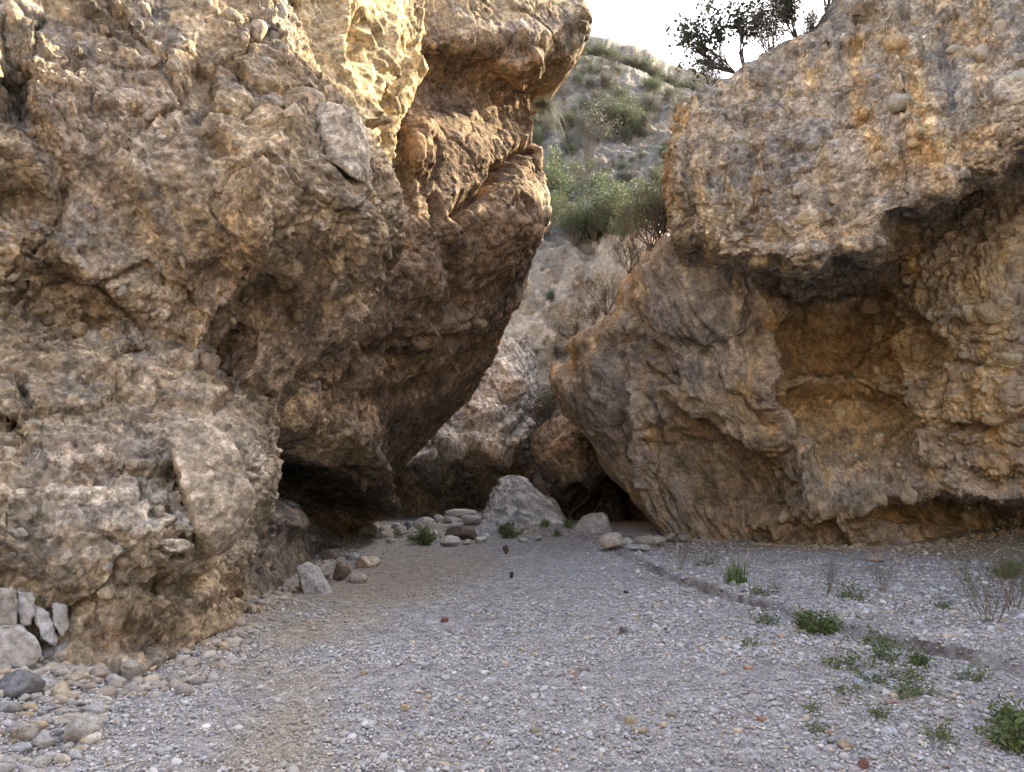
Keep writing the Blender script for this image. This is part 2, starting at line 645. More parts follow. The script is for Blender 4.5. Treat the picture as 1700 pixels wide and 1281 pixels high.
def GP(px, py, dz=0.0):
    """ground point seen at a photograph position, on the real relief"""
    x, y, _ = G(px, py)
    for _i in range(4):
        z = gzs(x, y)
        k = (CAM_H - z) / CAM_H
        x, y, _ = [c * k for c in G(px, py)]
    return Vector((x, y, gzs(x, y) + dz))


# =================================================================== LEFT CLIFF
T6 = [None, 0.0, .33, .66, .88, 1.0]
LC = [  # py, edge px, depths at -350, 0, .33E, .66E, .88E, E
    (-520, 470, (9.5, 10.5, 11, 11.5, 12, 13)),
    (-220, 485, (7.6, 8.7, 9.2, 9.8, 10.4, 11.6)),
    (0, 505, (6.6, 7.7, 8.3, 8.9, 9.5, 11)),
    (120, 535, (6.3, 7.3, 7.9, 8.4, 9.0, 10.3)),
    (230, 600, (6.2, 7.2, 7.7, 8.1, 8.6, 9.6)),
    (320, 645, (6.2, 7.3, 7.7, 7.9, 8.35, 9.4)),
    (400, 660, (6.2, 7.3, 7.75, 8.1, 8.6, 9.6)),
    (480, 612, (6.2, 7.35, 7.9, 8.45, 9.1, 10.1)),
    (560, 572, (6.15, 7.25, 7.85, 8.5, 9.2, 10.1)),
    (640, 485, (5.9, 6.95, 7.4, 7.95, 8.6, 9.4)),
    (700, 450, (5.7, 6.65, 7.0, 7.35, 7.9, 8.8)),
    (770, 445, (5.5, 6.4, 6.7, 7.1, 7.5, 8.5)),
    (830, 425, (5.4, 6.2, 6.4, 6.8, 7.4, 8.4)),
    (900, 402, (5.4, 6.05, 6.2, 6.65, 7.6, 8.5)),
    (960, 405, (5.4, 6.0, 6.15, 6.6, 7.6, 8.5)),
    (1020, 408, (5.5, 6.0, 6.2, 6.6, 7.7, 8.6)),
]
net = []
for py, E, ds in LC:
    a0 = np.array(P(-380, py, ds[0]))
    row = [a0 + np.array([-1.5, -10, 0]), a0, P(0, py, ds[1])] + [P(E * t, py, d) for t, d in zip(T6[2:], ds[2:])]
    dE = ds[5]
    row += [P(E - 10, py, dE + 1.6), P(E - 150, py, dE + 4.5)]
    net.append(row)
top = [np.array(q) + np.array([-1.5, 5.0, 1.5]) for q in net[0]]
top2 = [np.array(q) + np.array([-6, 14.0, 2.5]) for q in net[0]]
net = [top2, top] + net
basepx = [(-380, 1150), (0, 1128), (135, 1126), (262, 1112), (350, 1068), (408, 1032)]
bs = [G(*q) for q in basepx]
bs = [(bs[0][0] - 1.5, bs[0][1] - 10, 0)] + bs
bs += [(bs[-1][0] - 0.3, bs[-1][1] + 1.2, 0), (bs[-1][0] - 2, bs[-1][1] + 4, 0)]
net.append([np.array(q) for q in bs])
net.append([np.array(q) + np.array([0, 0.15, -0.7]) for q in bs])
lfe = [
    ('e', 352, 805, 80, 125, -25, -0.12, 0.4), ('e', 575, 235, 50, 80, -20, -0.20, 0.4),
    ('e', 120, 520, 190, 90, 20, -0.36, 0.1), ('e', 30, 330, 60, 60, 0, -0.28, 0.2), ('e', 20, 120, 40, 120, 8, -0.40, 0.2),
    ('e', 330, 140, 40, 110, 12, -0.28, 0.2), ('e', 360, 240, 40, 30, 0, -0.32, 0.2),
    ('e', 390, 575, 38, 60, 20, -0.60, 0.25), ('e', 460, 500, 70, 60, 20, -0.32, 0.1), ('e', 230, 380, 110, 100, 0, -0.24, 0.1),
    ('e', 430, 350, 70, 130, 25, 0.22, 0.1), ('e', 100, 230, 60, 160, 10, 0.20, 0.1),
    ('e', 240, 300, 28, 200, -20, 0.18, 0.1), ('e', 330, 560, 26, 120, 18, 0.20, 0.1),
    ('e', 250, 900, 190, 70, 10, 0.18, 0.1), ('e', 230, 1060, 190, 40, -3, -0.18, 0.1), ('e', 260, 850, 30, 16, 0, -0.14, 0.3),
    ('e', 300, 970, 90, 20, -12, -0.16, 0.1), ('e', 560, 470, 22, 60, 10, 0.18, 0.2), ('e', 480, 470, 22, 60, 10, 0.16, 0.2),
    ('e', 400, 980, 40, 50, 0, -0.12, 0.2), ('e', 600, 420, 20, 90, 8, 0.16, 0.1), ('e', 540, 420, 18, 60, 0, -0.16, 0.1),
    ('l', [(0, 30), (40, 180), (110, 300), (60, 420)], 26, -0.25), ('l', [(500, 180), (440, 300), (420, 430), (330, 560)], 40, 0.22),
    ('l', [(130, 420), (210, 520), (190, 640)], 40, 0.18),
]
lpat = [
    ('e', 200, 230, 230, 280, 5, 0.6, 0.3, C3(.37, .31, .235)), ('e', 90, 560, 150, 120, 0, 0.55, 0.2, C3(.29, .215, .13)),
    ('e', 440, 540, 200, 170, 25, 0.75, 0.3, C3(.21, .148, .095)), ('e', 360, 430, 120, 130, 20, 0.4, 0.1, C3(.26, .18, .115)), ('e', 260, 820, 330, 200, 0, 0.85, 0.4, C3(.51, .445, .345)),  # first patch paints the shaded underside of the overhang darker
    ('e', 440, 360, 60, 150, 22, 0.5, 0.2, C3(.44, .33, .21)), ('e', 150, 760, 130, 70, 0, 0.4, 0.2, C3(.48, .36, .26)),
    ('e', 250, 1050, 220, 60, -5, 0.4, 0.2, C3(.30, .23, .16)), ('e', 560, 220, 70, 80, 20, 0.6, 0.3, C3(.44, .37, .28)),
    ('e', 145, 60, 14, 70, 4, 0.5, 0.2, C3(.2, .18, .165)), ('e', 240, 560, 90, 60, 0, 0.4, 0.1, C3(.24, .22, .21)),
]
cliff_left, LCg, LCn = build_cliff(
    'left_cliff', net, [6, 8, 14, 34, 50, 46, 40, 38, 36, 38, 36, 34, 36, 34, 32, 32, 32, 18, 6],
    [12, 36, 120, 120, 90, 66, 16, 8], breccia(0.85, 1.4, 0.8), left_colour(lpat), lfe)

# ---- big overhanging wall behind it
LO = [  # left (x,y,d), right (x,y,d)
    ((470, -420, 20), (900, -40, 27)),
    ((480, -330, 13.6), (948, 4, 18.6)),
    ((490, -120, 12.9), (972, 18, 17.2)),
    ((500, 20, 12.6), (970, 62, 17.0)),
    ((500, 90, 12.4), (948, 100, 17.0)),
    ((500, 140, 12.3), (890, 138, 17.5)),
    ((500, 185, 12.2), (880, 190, 17.9)),
    ((505, 250, 12.0), (903, 245, 17.6)),
    ((510, 305, 11.9), (902, 305, 17.6)),
    ((515, 358, 11.8), (917, 358, 17.3)),
    ((515, 400, 11.6), (893, 402, 17.6)),
    ((510, 455, 11.4), (878, 455, 18.0)),
    ((500, 555, 11.2), (836, 560, 19.0)),
    ((480, 640, 10.8), (772, 660, 21.0)),
    ((450, 740, 10.2), (702, 740, 22.6)),
    ((430, 830, 9.8), (655, 792, 23.6)),
    ((420, 910, 9.5), (625, 832, 24.4)),
]
ts = [0, .17, .34, .51, .68, .82, .93, 1.0]
net = []
for (a0, b0) in LO:
    A, B = np.array(P(a0[0] - 70, a0[1], a0[2])), np.array(P(*b0))
    row = [A + (B - A) * t for t in ts]
    nrm = np.array([0.75, -0.55, 0])
    for i, t in enumerate(ts):
        row[i] = row[i] + nrm * (0.5 * math.sin(math.pi * t))
    row += [B + np.array([-0.4, 1.8, 0]), B + np.array([-2.0, 5.0, 0.3]), B + np.array([-3.5, 12.0, 0.3])]
    net.append(row)
A, B = np.array(G(404, 1010)), np.array(G(612, 868))
row = [A + (B - A) * t for t in ts] + [B + np.array([-0.4, 1.8, 0]), B + np.array([-2, 5, 0]), B + np.array([-3.5, 12, 0])]
net.append(row)
net.append([q + np.array([0, 0, -0.6]) for q in row])
ofe = [
    ('e', 485, 790, 60, 110, 20, -0.8, 0.3),
    ('e', 548, 835, 50, 66, -10, -2.6, 0.4), ('e', 600, 795, 24, 85, -12, 0.9, 0.2), ('e', 650, 830, 34, 50, 20, -0.7, 0.3),
    ('e', 470, 850, 55, 45, 20, 0.45, 0.2), ('l', [(770, 330), (755, 420), (770, 500), (735, 540)], 18, -0.75),
    ('l', [(905, 215), (850, 270), (790, 320), (768, 350)], 18, -0.7), ('e', 840, 380, 60, 110, 20, 0.45, 0.2),
    ('e', 725, 350, 20, 32, 0, -0.35, 0.5), ('e', 748, 390, 22, 22, 0, 0.3, 0.4), ('e', 690, 250, 34, 60, 10, 0.3, 0.3),
    ('e', 760, 130, 110, 60, 15, -0.2, 0.2), ('l', [(720, 80), (800, 50), (880, 60), (960, 40)], 30, 0.12),
    ('e', 860, 110, 50, 30, -15, 0.35, 0.3), ('l', [(560, 640), (620, 580), (700, 560), (790, 560)], 22, -0.3),
    ('l', [(620, 660), (700, 640), (780, 590)], 18, -0.3), ('e', 660, 610, 40, 30, -20, -0.5, 0.3), ('e', 705, 560, 60, 30, -20, 0.3, 0.2),
    ('e', 590, 720, 50, 60, 20, 0.35, 0.2), ('e', 700, 460, 50, 60, 0, 0.3, 0.2), ('e', 500, 700, 40, 60, 10, 0.3, 0.2),
    ('e', 850, 350, 26, 12, 30, -0.25, 0.4), ('l', [(640, 170), (660, 330), (650, 420)], 30, -0.5),
]
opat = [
    ('e', 720, 380, 320, 420, 20, 0.92, 0.65, C3(.225, .153, .093)), ('e', 700, 260, 60, 90, 10, 0.6, 0.2, C3(.23, .145, .08)),  # weathered brown wall, darkened further to carry its deep shade
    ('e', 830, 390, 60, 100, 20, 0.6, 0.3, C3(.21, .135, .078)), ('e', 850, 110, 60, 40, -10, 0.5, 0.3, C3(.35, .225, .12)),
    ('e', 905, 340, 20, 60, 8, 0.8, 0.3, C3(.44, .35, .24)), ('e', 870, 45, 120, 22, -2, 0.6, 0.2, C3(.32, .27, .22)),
    ('e', 540, 640, 120, 90, 0, 0.5, 0.2, C3(.23, .155, .095)), ('e', 470, 900, 130, 150, 0, 0.9, 0.5, C3(.15, .13, .11)), ('e', 650, 740, 170, 80, -35, 0.75, 0.3, C3(.11, .085, .066)),  # grey patch at the foot is shade put into the colour
    ('e', 690, 820, 100, 80, 0, 0.9, 0.4, DARK), ('e', 550, 830, 80, 80, 0, 0.85, 0.4, DARK), ('e', 480, 800, 90, 120, 10, 0.8, 0.3, C3(.13, .115, .10)),  # cave and recess shade painted onto the wall
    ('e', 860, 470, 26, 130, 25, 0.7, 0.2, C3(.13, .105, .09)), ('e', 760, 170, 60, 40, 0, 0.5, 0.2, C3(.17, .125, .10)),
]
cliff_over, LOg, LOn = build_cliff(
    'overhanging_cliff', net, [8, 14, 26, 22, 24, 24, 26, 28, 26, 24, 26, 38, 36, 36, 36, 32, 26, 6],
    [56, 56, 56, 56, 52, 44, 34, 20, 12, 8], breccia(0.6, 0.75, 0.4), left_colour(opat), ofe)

# ---- pillar between the two, catching the sun
net = []
for py, xl, xr, dl, dm, dr in ((-330, 470, 640, 13, 12.2, 13.6), (-150, 480, 680, 12.6, 11.6, 13.2), (0, 485, 705, 12.0, 11.2, 13.0),
                               (90, 490, 690, 11.8, 11.0, 12.9), (170, 505, 655, 11.6, 10.9, 12.7), (250, 525, 632, 11.4, 10.9, 12.4),
                               (330, 560, 622, 11.3, 11.0, 12.0), (400, 590, 618, 11.5, 11.3, 12.0), (460, 590, 612, 12.2, 12.0, 12.6)):
    net.append([P(xl - 60, py, dl + .4), P(xl, py, dl - 1.6), P(xl * .6 + xr * .4, py, dm - .2), P(xl * .3 + xr * .7, py, dm + 1.2),
                P(xl * .08 + xr * .92, py, dm + 2.2), P(xr, py, dr + .7), P(xr - 30, py, dr + 2.0)])
net = [[np.array(q) + np.array([-2, 4, .6]) for q in net[0]]] + net
pfe = [('l', [(640, 40), (620, 120), (560, 210)], 26, 0.35), ('l', [(560, 0), (545, 120), (590, 220)], 22, 0.3),
       ('l', [(700, 90), (640, 190), (610, 290)], 22, 0.3), ('e', 590, 60, 30, 60, 10, -0.5, 0.2), ('e', 620, 170, 22, 50, 20, -0.4, 0.2)]
ppat = [('e', 590, 120, 160, 260, 0, 0.85, 0.6, C3(.52, .40, .225))]
cliff_pillar, PIg, PIn = build_cliff('sunlit_pillar_cliff', net, [6, 14, 26, 30, 30, 30, 30, 20, 14], [12, 50, 46, 40, 30, 12],
                                     breccia(0.55, 0.8, 0.8), left_colour(ppat), pfe)

# ---- outcrop farther back on the left with an arch of shade below
ML = [
    (560, (800, 845, 862, 870), 31.5), (610, (780, 850, 872, 880), 30.0), (660, (760, 845, 875, 885), 29.3), (705, (735, 830, 872, 884), 28.6),
    (735, (715, 815, 862, 876), 28.0), (752, (705, 800, 845, 872), 28.4), (775, (700, 785, 835, 872), 30.3), (815, (690, 775, 830, 880), 31.3),
    (850, (690, 760, 830, 890), 31.0),
]
net = []
for i, (py, xs, d) in enumerate(ML):
    x0, x1, x2, x3 = xs
    off = [0, 0, 0, 0]
    net.append([P(x0 - 130, py, d + 1.5), P(x0 - 40, py + (10 if i > 3 else 0), d - (1.8 if i > 4 else 0.4)), P((x0 + x1) / 2, py, d - .3), P(x1, py, d), P(x2, py, d + .9), P(x3, py, d + 1.6),
                P(x3 + 10, py, d + 4.0)])
net = [[np.array(q) + np.array([0, 4, .3]) for q in net[0]]] + net
net.append([(q[0], q[1], -0.4) for q in net[-1]])
mfe = [('l', [(740, 745), (790, 735), (835, 750)], 16, 0.5), ('e', 800, 690, 40, 22, -10, 0.4, 0.2), ('e', 780, 715, 40, 10, 0, -0.3, 0.2),
       ('e', 850, 650, 22, 30, 0, 0.4, 0.3), ('l', [(875, 690), (850, 720)], 14, -0.5), ('e', 720, 790, 40, 40, 20, 0.4, 0.2)]
mpat = [('e', 800, 690, 200, 170, 0, 0.9, 0.7, C3(.47, .44, .39)), ('e', 800, 670, 130, 100, 0, 0.8, 0.5, C3(.60, .555, .48)), ('e', 800, 750, 80, 30, -10, 0.6, 0.2, C3(.52, .38, .23)),
        ('e', 865, 785, 40, 30, 0, 0.6, 0.2, C3(.36, .22, .10)), ('e', 775, 825, 70, 50, 0, 0.7, 0.2, DARK), ('e', 840, 650, 30, 30, 0, 0.5, 0.2, C3(.36, .26, .16))]  # near-black patch paints the shade under the arch
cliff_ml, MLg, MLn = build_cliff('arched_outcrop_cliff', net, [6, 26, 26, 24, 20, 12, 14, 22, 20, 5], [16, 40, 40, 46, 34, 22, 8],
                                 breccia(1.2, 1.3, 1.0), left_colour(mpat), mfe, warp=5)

# =================================================================== RIGHT CLIFFS
LRC = [  # lower wall: py, left contour, depths
    (395, 1104, (18.4, 17.0, 16.4, 16.5, 17.1, 17.8, 17.6, 16.7, 15.7, 14.5)),
    (440, 1072, (18.9, 17.5, 16.8, 16.7, 17.2, 18.0, 17.5, 16.2, 15.2, 14.2)),
    (480, 1040, (19.6, 18.2, 17.3, 16.9, 17.2, 18.4, 17.4, 15.7, 14.8, 14.0)),
    (525, 1022, (20.0, 18.5, 17.6, 17.0, 17.2, 18.5, 17.5, 15.3, 14.5, 13.8)),
    (575, 950, (21.2, 20.0, 18.8, 17.8, 17.1, 18.3, 17.9, 15.6, 14.5, 13.8)),
    (625, 920, (21.6, 20.4, 19.2, 17.9, 17.0, 18.0, 17.6, 15.5, 14.4, 13.8)),
    (680, 940, (21.6, 20.2, 19.0, 17.9, 17.2, 17.8, 17.4, 15.4, 14.4, 13.8)),
    (715, 983, (21.5, 20.1, 18.9, 17.9, 17.2, 17.5, 17.0, 15.4, 14.5, 13.8)),
    (770, 1014, (21.3, 20.0, 19.0, 18.0, 17.2, 16.8, 16.3, 15.4, 14.9, 14.0)),
    (815, 1048, (21.0, 19.8, 19.0, 18.0, 17.1, 16.3, 16.0, 15.9, 15.6, 14.6)),
    (850, 1080, (20.6, 19.5, 18.7, 17.9, 16.9, 16.1, 16.8, 17.4, 17.4, 16.2)),
]
tr_ = [0, .08, .18, .30, .42, .55, .68, .84, 1.0, 1.4]
net = []
for py, Lx, ds in LRC:
    row = [P(Lx + 120, py, ds[0] + 6), P(Lx + 18, py, ds[0] + 2.2)]
    up = max(0, (520 - py) / 125.0)
    row += [P(Lx + (1700 - Lx) * t, py - up * o, d) for t, d, o in zip(tr_, ds, (0, 0, 0, 0, 0, 20, 70, 140, 190, 240))]
    e = np.array(row[-1])
    row += [e + np.array([3.5, -8, 0]), e + np.array([5, -22, 0])]  # off-frame run of wall, extended to keep sun off the bed
    net.append(row)
net = [[np.array(q) + np.array([2.5, 14, 5.2]) for q in net[0]], [np.array(q) + np.array([0.5, 4.5, 0.9]) for q in net[0]]] + net  # hidden back rows raised to block sun on the overhang's lower edge
by = [889, 893, 897, 900, 907, 913, 911, 902, 896, 905]
xs = [1112 + (1700 - 1112) * t for t in tr_]
b0 = np.array(G(1114, 889))
row = [b0 + np.array([3, 6, 0]), b0 + np.array([.5, 2.2, 0])] + [np.array(G(x, y)) for x, y in zip(xs, by)]
row += [row[-1] + np.array([3.5, -8, 0]), row[-1] + np.array([5, -22, 0])]
net.append(row)
net.append([np.array(q) + np.array([0, .3, -0.7]) for q in row])
rfe = [
    ('e', 1420, 620, 175, 170, 0, -0.55, 0.5), ('e', 1370, 470, 150, 45, 0, -0.8, 0.3),
    ('e', 1385, 545, 95, 80, -10, -0.9, 0.45), ('e', 1400, 664, 112, 36, 3, -0.6, 0.35), ('e', 1400, 705, 120, 70, 3, -0.3, 0.1), ('l', [(1290, 650), (1340, 628), (1420, 632), (1500, 655)], 16, 0.45),
    ('l', [(1270, 560), (1255, 660), (1300, 720), (1350, 780), (1370, 850)], 22, 0.6), ('l', [(1480, 560), (1500, 620), (1545, 690), (1550, 760)], 26, 0.5),
    ('l', [(1230, 450), (1222, 540), (1215, 640)], 20, 0.3), ('e', 1180, 520, 60, 90, -15, 0.4, 0.2),
    ('l', [(1090, 600), (1140, 680), (1200, 720), (1290, 740)], 24, 0.45), ('e', 1150, 690, 70, 40, 30, -0.5, 0.3), ('e', 1200, 775, 150, 80, 38, -0.95, 0.25),
    ('e', 1110, 625, 36, 26, 10, -0.7, 0.4), ('l', [(1060, 590), (1064, 700), (1068, 800)], 16, 0.3), ('l', [(1085, 590), (1090, 700), (1090, 800)], 9, -0.2),
    ('l', [(1040, 560), (1030, 660), (1040, 760)], 14, -0.25), ('l', [(1055, 520), (1075, 570), (1120, 610)], 22, -0.4),
    ('e', 1000, 620, 40, 70, 10, 0.3, 0.2), ('e', 940, 600, 22, 30, 0, -0.4, 0.4),
    ('l', [(1200, 850), (1300, 850), (1350, 900)], 14, -0.3), ('l', [(1290, 790), (1360, 850), (1400, 905)], 16, -0.35), ('l', [(1240, 860), (1290, 870), (1310, 900)], 14, 0.3),
    ('l', [(1420, 850), (1470, 815), (1540, 800), (1700, 800)], 20, 0.35), ('e', 1560, 850, 150, 26, 0, -0.6, 0.3),
    ('e', 1640, 520, 60, 22, -5, 0.3, 0.3), ('l', [(1520, 560), (1600, 600), (1700, 620)], 16, -0.25), ('l', [(1540, 700), (1620, 720), (1700, 690)], 16, -0.25),
    ('l', [(1380, 480), (1450, 490), (1530, 530)], 16, -0.4), ('e', 1540, 640, 30, 60, 10, 0.25, 0.2), ('e', 1650, 760, 70, 30, 0, 0.3, 0.2),
]
rpat = [
    ('e', 1430, 640, 210, 190, 0, 0.8, 0.5, C3(.45, .305, .145)),
    ('e', 1160, 520, 130, 150, -10, 0.9, 0.5, C3(.30, .27, .235)), ('e', 1000, 640, 90, 130, 0, 0.8, 0.4, C3(.27, .235, .20)),
    ('e', 1390, 560, 110, 80, 0, 0.75, 0.3, C3(.36, .24, .12)), ('e', 1400, 690, 130, 75, 3, 0.95, 0.6, C3(.51, .36, .18)),
    ('e', 1150, 740, 90, 70, 25, 0.65, 0.2, C3(.36, .24, .12)), ('e', 1220, 790, 170, 100, 35, 0.8, 0.4, C3(.22, .155, .088)),  # dark brown patch paints the shade of the underside
    ('l', [(1222, 450), (1222, 540), (1215, 640)], 14, 0.8, C3(.46, .37, .27)), ('l', [(1062, 600), (1066, 700), (1070, 800)], 8, 0.8, C3(.46, .39, .31)),
    ('l', [(1260, 580), (1258, 660), (1300, 720), (1350, 780)], 10, 0.7, C3(.46, .37, .27)), ('l', [(1505, 620), (1545, 690), (1550, 760)], 14, 0.7, C3(.46, .34, .20)),
    ('e', 1620, 680, 130, 120, 0, 0.6, 0.3, C3(.42, .28, .13)), ('e', 1600, 500, 130, 100, 0, 0.55, 0.3, C3(.34, .26, .155)),
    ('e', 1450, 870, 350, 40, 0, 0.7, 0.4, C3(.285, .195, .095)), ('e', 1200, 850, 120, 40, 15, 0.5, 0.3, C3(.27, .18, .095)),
]
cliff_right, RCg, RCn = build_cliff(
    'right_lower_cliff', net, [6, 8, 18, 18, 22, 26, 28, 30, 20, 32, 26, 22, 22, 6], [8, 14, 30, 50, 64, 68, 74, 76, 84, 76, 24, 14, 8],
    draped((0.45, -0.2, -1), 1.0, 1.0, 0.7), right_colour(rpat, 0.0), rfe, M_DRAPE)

RU = [  # upper bulge; columns L,1200,1300,1400,1500,1600,1700,1950
    ([168, 140, 78, -15, -300, -480, -600, -700], [15.7, 15.5, 15.3, 15.0, 15.0, 14.8, 14.4, 13], 1143),  # off-frame columns raised to keep sun off the left cliff
    ([205, 205, 175, 120, 20, -60, -110, -160], [15.15, 14.9, 14.6, 14.2, 14.2, 13.8, 13.3, 12], 1128),
    ([260, 280, 265, 225, 170, 120, 80, 50], [14.9, 14.6, 14.15, 13.7, 13.5, 13.1, 12.7, 11.6], 1116),
    ([325, 360, 355, 320, 265, 215, 165, 130], [14.9, 14.4, 13.8, 13.3, 13.0, 12.7, 12.4, 11.5], 1120),
    ([380, 405, 425, 410, 345, 285, 235, 200], [15.1, 14.6, 13.8, 13.3, 13.0, 12.8, 12.6, 11.8], 1142),
    ([398, 424, 455, 440, 378, 312, 264, 232], [15.8, 15.3, 14.6, 14.2, 13.9, 13.5, 13.2, 12.4], 1160),
    ([400, 424, 452, 436, 376, 314, 268, 240], [18.2, 17.2, 16.8, 16.6, 16.2, 15.8, 15.4, 14.4], 1172),
    ([425, 445, 490, 490, 450, 390, 345, 310], [19.5, 18.8, 18.4, 18.4, 18.0, 17.4, 16.8, 16.2], 1185),
]
net = []
for ys, ds, Lx in RU:
    xs = [Lx, 1200, 1300, 1400, 1500, 1600, 1700, 1950]
    row = [P(x, y, d) for x, y, d in zip(xs, ys, ds)]
    l = np.array(row[0])
    e = np.array(row[-1])
    net.append([l + np.array([2.5, 5.5, 0]), l + np.array([.3, 1.6, 0])] + row + [e + np.array([3.5, -8, 0]), e + np.array([5, -22, 0])])  # off-frame end extended to block sun and sky from the right
t0 = [np.array(q) for q in net[0]]
net = [[q + np.array([7, 27, -3.0]) for q in t0], [q + np.array([3, 11, -1.5]) for q in t0], [q + np.array([.6, 2.4, .2]) for q in t0]] + net  # hidden rear rows lowered so that sun reaches the pillar
ufe = [
    ('e', 1340, 420, 60, 34, -10, 0.35, 0.3), ('e', 1440, 400, 50, 30, -25, 0.3, 0.3), ('e', 1230, 400, 40, 24, 15, 0.25, 0.3), ('e', 1560, 300, 44, 30, -20, 0.35, 0.3), ('e', 1500, 370, 36, 22, -30, -0.4, 0.3),
    ('e', 1290, 440, 30, 20, 0, -0.35, 0.3), ('e', 1640, 270, 44, 30, -20, 0.3, 0.3), ('e', 1400, 440, 26, 18, 0, -0.35, 0.3), ('l', [(1135, 200), (1150, 300), (1140, 380)], 14, -0.2), ('l', [(1240, 200), (1250, 300), (1240, 400)], 18, -0.22),
    ('l', [(1480, 90), (1500, 180), (1540, 260)], 22, 0.3), ('l', [(1560, 60), (1580, 160), (1590, 260)], 26, -0.25), ('l', [(1640, 0), (1630, 120), (1625, 170)], 18, 0.25),
    ('e', 1490, 75, 24, 20, 20, 0.3, 0.3), ('e', 1500, 155, 28, 34, 0, 0.3, 0.3), ('e', 1440, 20, 40, 20, 0, -0.4, 0.3), ('e', 1330, 300, 28, 40, 30, 0.2, 0.3),
    ('e', 1190, 300, 26, 40, 0, -0.25, 0.3), ('l', [(1160, 280), (1170, 340), (1190, 400)], 10, 0.2), ('l', [(1210, 280), (1214, 340), (1216, 400)], 10, 0.2),
    ('l', [(1260, 400), (1330, 390), (1420, 340), (1480, 290)], 20, -0.2), ('e', 1430, 200, 30, 22, 0, -0.25, 0.3), ('e', 1380, 260, 34, 40, 0, 0.25, 0.2),
    ('e', 1280, 250, 30, 50, 20, 0.2, 0.2),
]
upat = [
    ('e', 1260, 240, 150, 130, 20, 0.6, 0.3, C3(.285, .235, .185)), ('l', [(1158, 270), (1168, 340), (1195, 410)], 16, 0.95, C3(.50, .37, .21)), ('l', [(1212, 280), (1216, 340), (1220, 410)], 14, 0.95, C3(.50, .39, .24)),
    ('l', [(1420, 60), (1425, 180), (1460, 250)], 28, 0.95, C3(.52, .33, .14)), ('l', [(1480, 60), (1530, 160), (1550, 260)], 41, 0.95, C3(.54, .36, .17)),
    ('l', [(1630, 0), (1625, 130)], 32, 0.95, C3(.54, .36, .17)), ('e', 1570, 250, 140, 60, -20, 0.7, 0.3, C3(.50, .31, .13)), ('e', 1400, 380, 110, 40, -15, 0.5, 0.2, C3(.46, .32, .16)),
    ('l', [(1560, 30), (1575, 120), (1590, 200)], 28, 0.95, C3(.25, .225, .2)), ('e', 1640, 90, 60, 90, 0, 0.5, 0.2, C3(.46, .39, .30)), ('e', 1400, 450, 150, 30, -20, 0.5, 0.2, C3(.2, .18, .16)),
]
cliff_up, RUg, RUn = build_cliff(
    'right_upper_cliff', net, [5, 10, 12, 36, 46, 48, 48, 26, 20, 16], [8, 14, 46, 60, 64, 64, 64, 64, 30, 14, 8],
    breccia(1.0, 1.0, 1.0), right_colour(upat, 0.05), ufe)

# ---- dark rock in the gap behind the right buttress
RB = [(660, 930, 1010, 27.0), (700, 905, 1020, 26.3), (745, 885, 1030, 25.8), (790, 900, 1050, 25.6), (830, 925, 1080, 26.0), (868, 942, 1120, 26.5)]
net = []
for py, xl, xr, d in RB:
    net.append([P(xl + 10, py, d + 5), P(xl, py, d + 1.5), P(xl * .75 + xr * .25, py, d), P(xl * .5 + xr * .5, py, d - .6), P(xl * .25 + xr * .75, py, d + .5), P(xr + 60, py, d + 1)])
net = [[np.array(q) + np.array([0, 3, .4]) for q in net[0]]] + net
net.append([(q[0], q[1], -.5) for q in net[-1]])
bfe = [('e', 935, 750, 20, 40, 15, 0.35, 0.2), ('e', 960, 835, 26, 36, -15, -1.6, 0.5), ('e', 1050, 840, 80, 80, 20, -2.0, 0.4), ('l', [(970, 700), (1000, 780), (1010, 860)], 16, 0.45)]
bpat = [('e', 970, 780, 170, 170, 0, 0.85, 0.7, C3(.24, .225, .205)), ('e', 950, 740, 60, 70, 10, 0.8, 0.4, C3(.36, .30, .24)), ('e', 940, 760, 22, 40, 10, 0.7, 0.3, C3(.48, .37, .27)), ('e', 990, 800, 50, 80, -20, 0.6, 0.3, C3(.27, .255, .245)), ('e', 1010, 840, 130, 70, 0, .9, .4, DARK)]  # near-black patch paints the shade of the hollow at the base
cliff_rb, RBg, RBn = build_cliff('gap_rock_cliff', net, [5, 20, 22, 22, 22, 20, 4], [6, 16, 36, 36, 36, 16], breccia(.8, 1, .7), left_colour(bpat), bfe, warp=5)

# =================================================================== FAR HILLSIDE
HL = [  # py per column x = 640,800,900,960,1010,1060,1100,1140,1250,1500 ; depth
    ([760] * 10, 34), ([690] * 10, 36), ([600] * 10, 38.5), ([500] * 10, 41), ([415, 415, 415, 410, 405, 400, 400, 400, 400, 400], 44),
    ([375, 375, 370, 370, 370, 370, 365, 360, 360, 360], 49), ([300] * 10, 54), ([230, 230, 230, 232, 235, 240, 242, 245, 250, 260], 60),
    ([150, 150, 150, 155, 165, 180, 190, 200, 215, 240], 67), ([62, 66, 78, 90, 101, 118, 138, 152, 185, 230], 75),
    ([110, 114, 126, 138, 149, 166, 186, 200, 232, 270], 88),
]
xs = [560, 800, 880, 950, 1010, 1060, 1100, 1140, 1250, 1560]
hk = (1, 1, 1, 1, .96, .88, .8, .74, .7, .7)  # hidden right side pulled nearer to block sun into the gap
net = [[P(x, y, d * (k if i < 5 else (k + 1) / 2 if i == 5 else 1)) for x, y, k in zip(xs, ys, hk)] for i, (ys, d) in enumerate(HL)]
net.append([np.array(q) + np.array([0, 60, -30.0]) for q in net[-1]])
net = [[(q[0], q[1], -.6) for q in net[0]]] + net


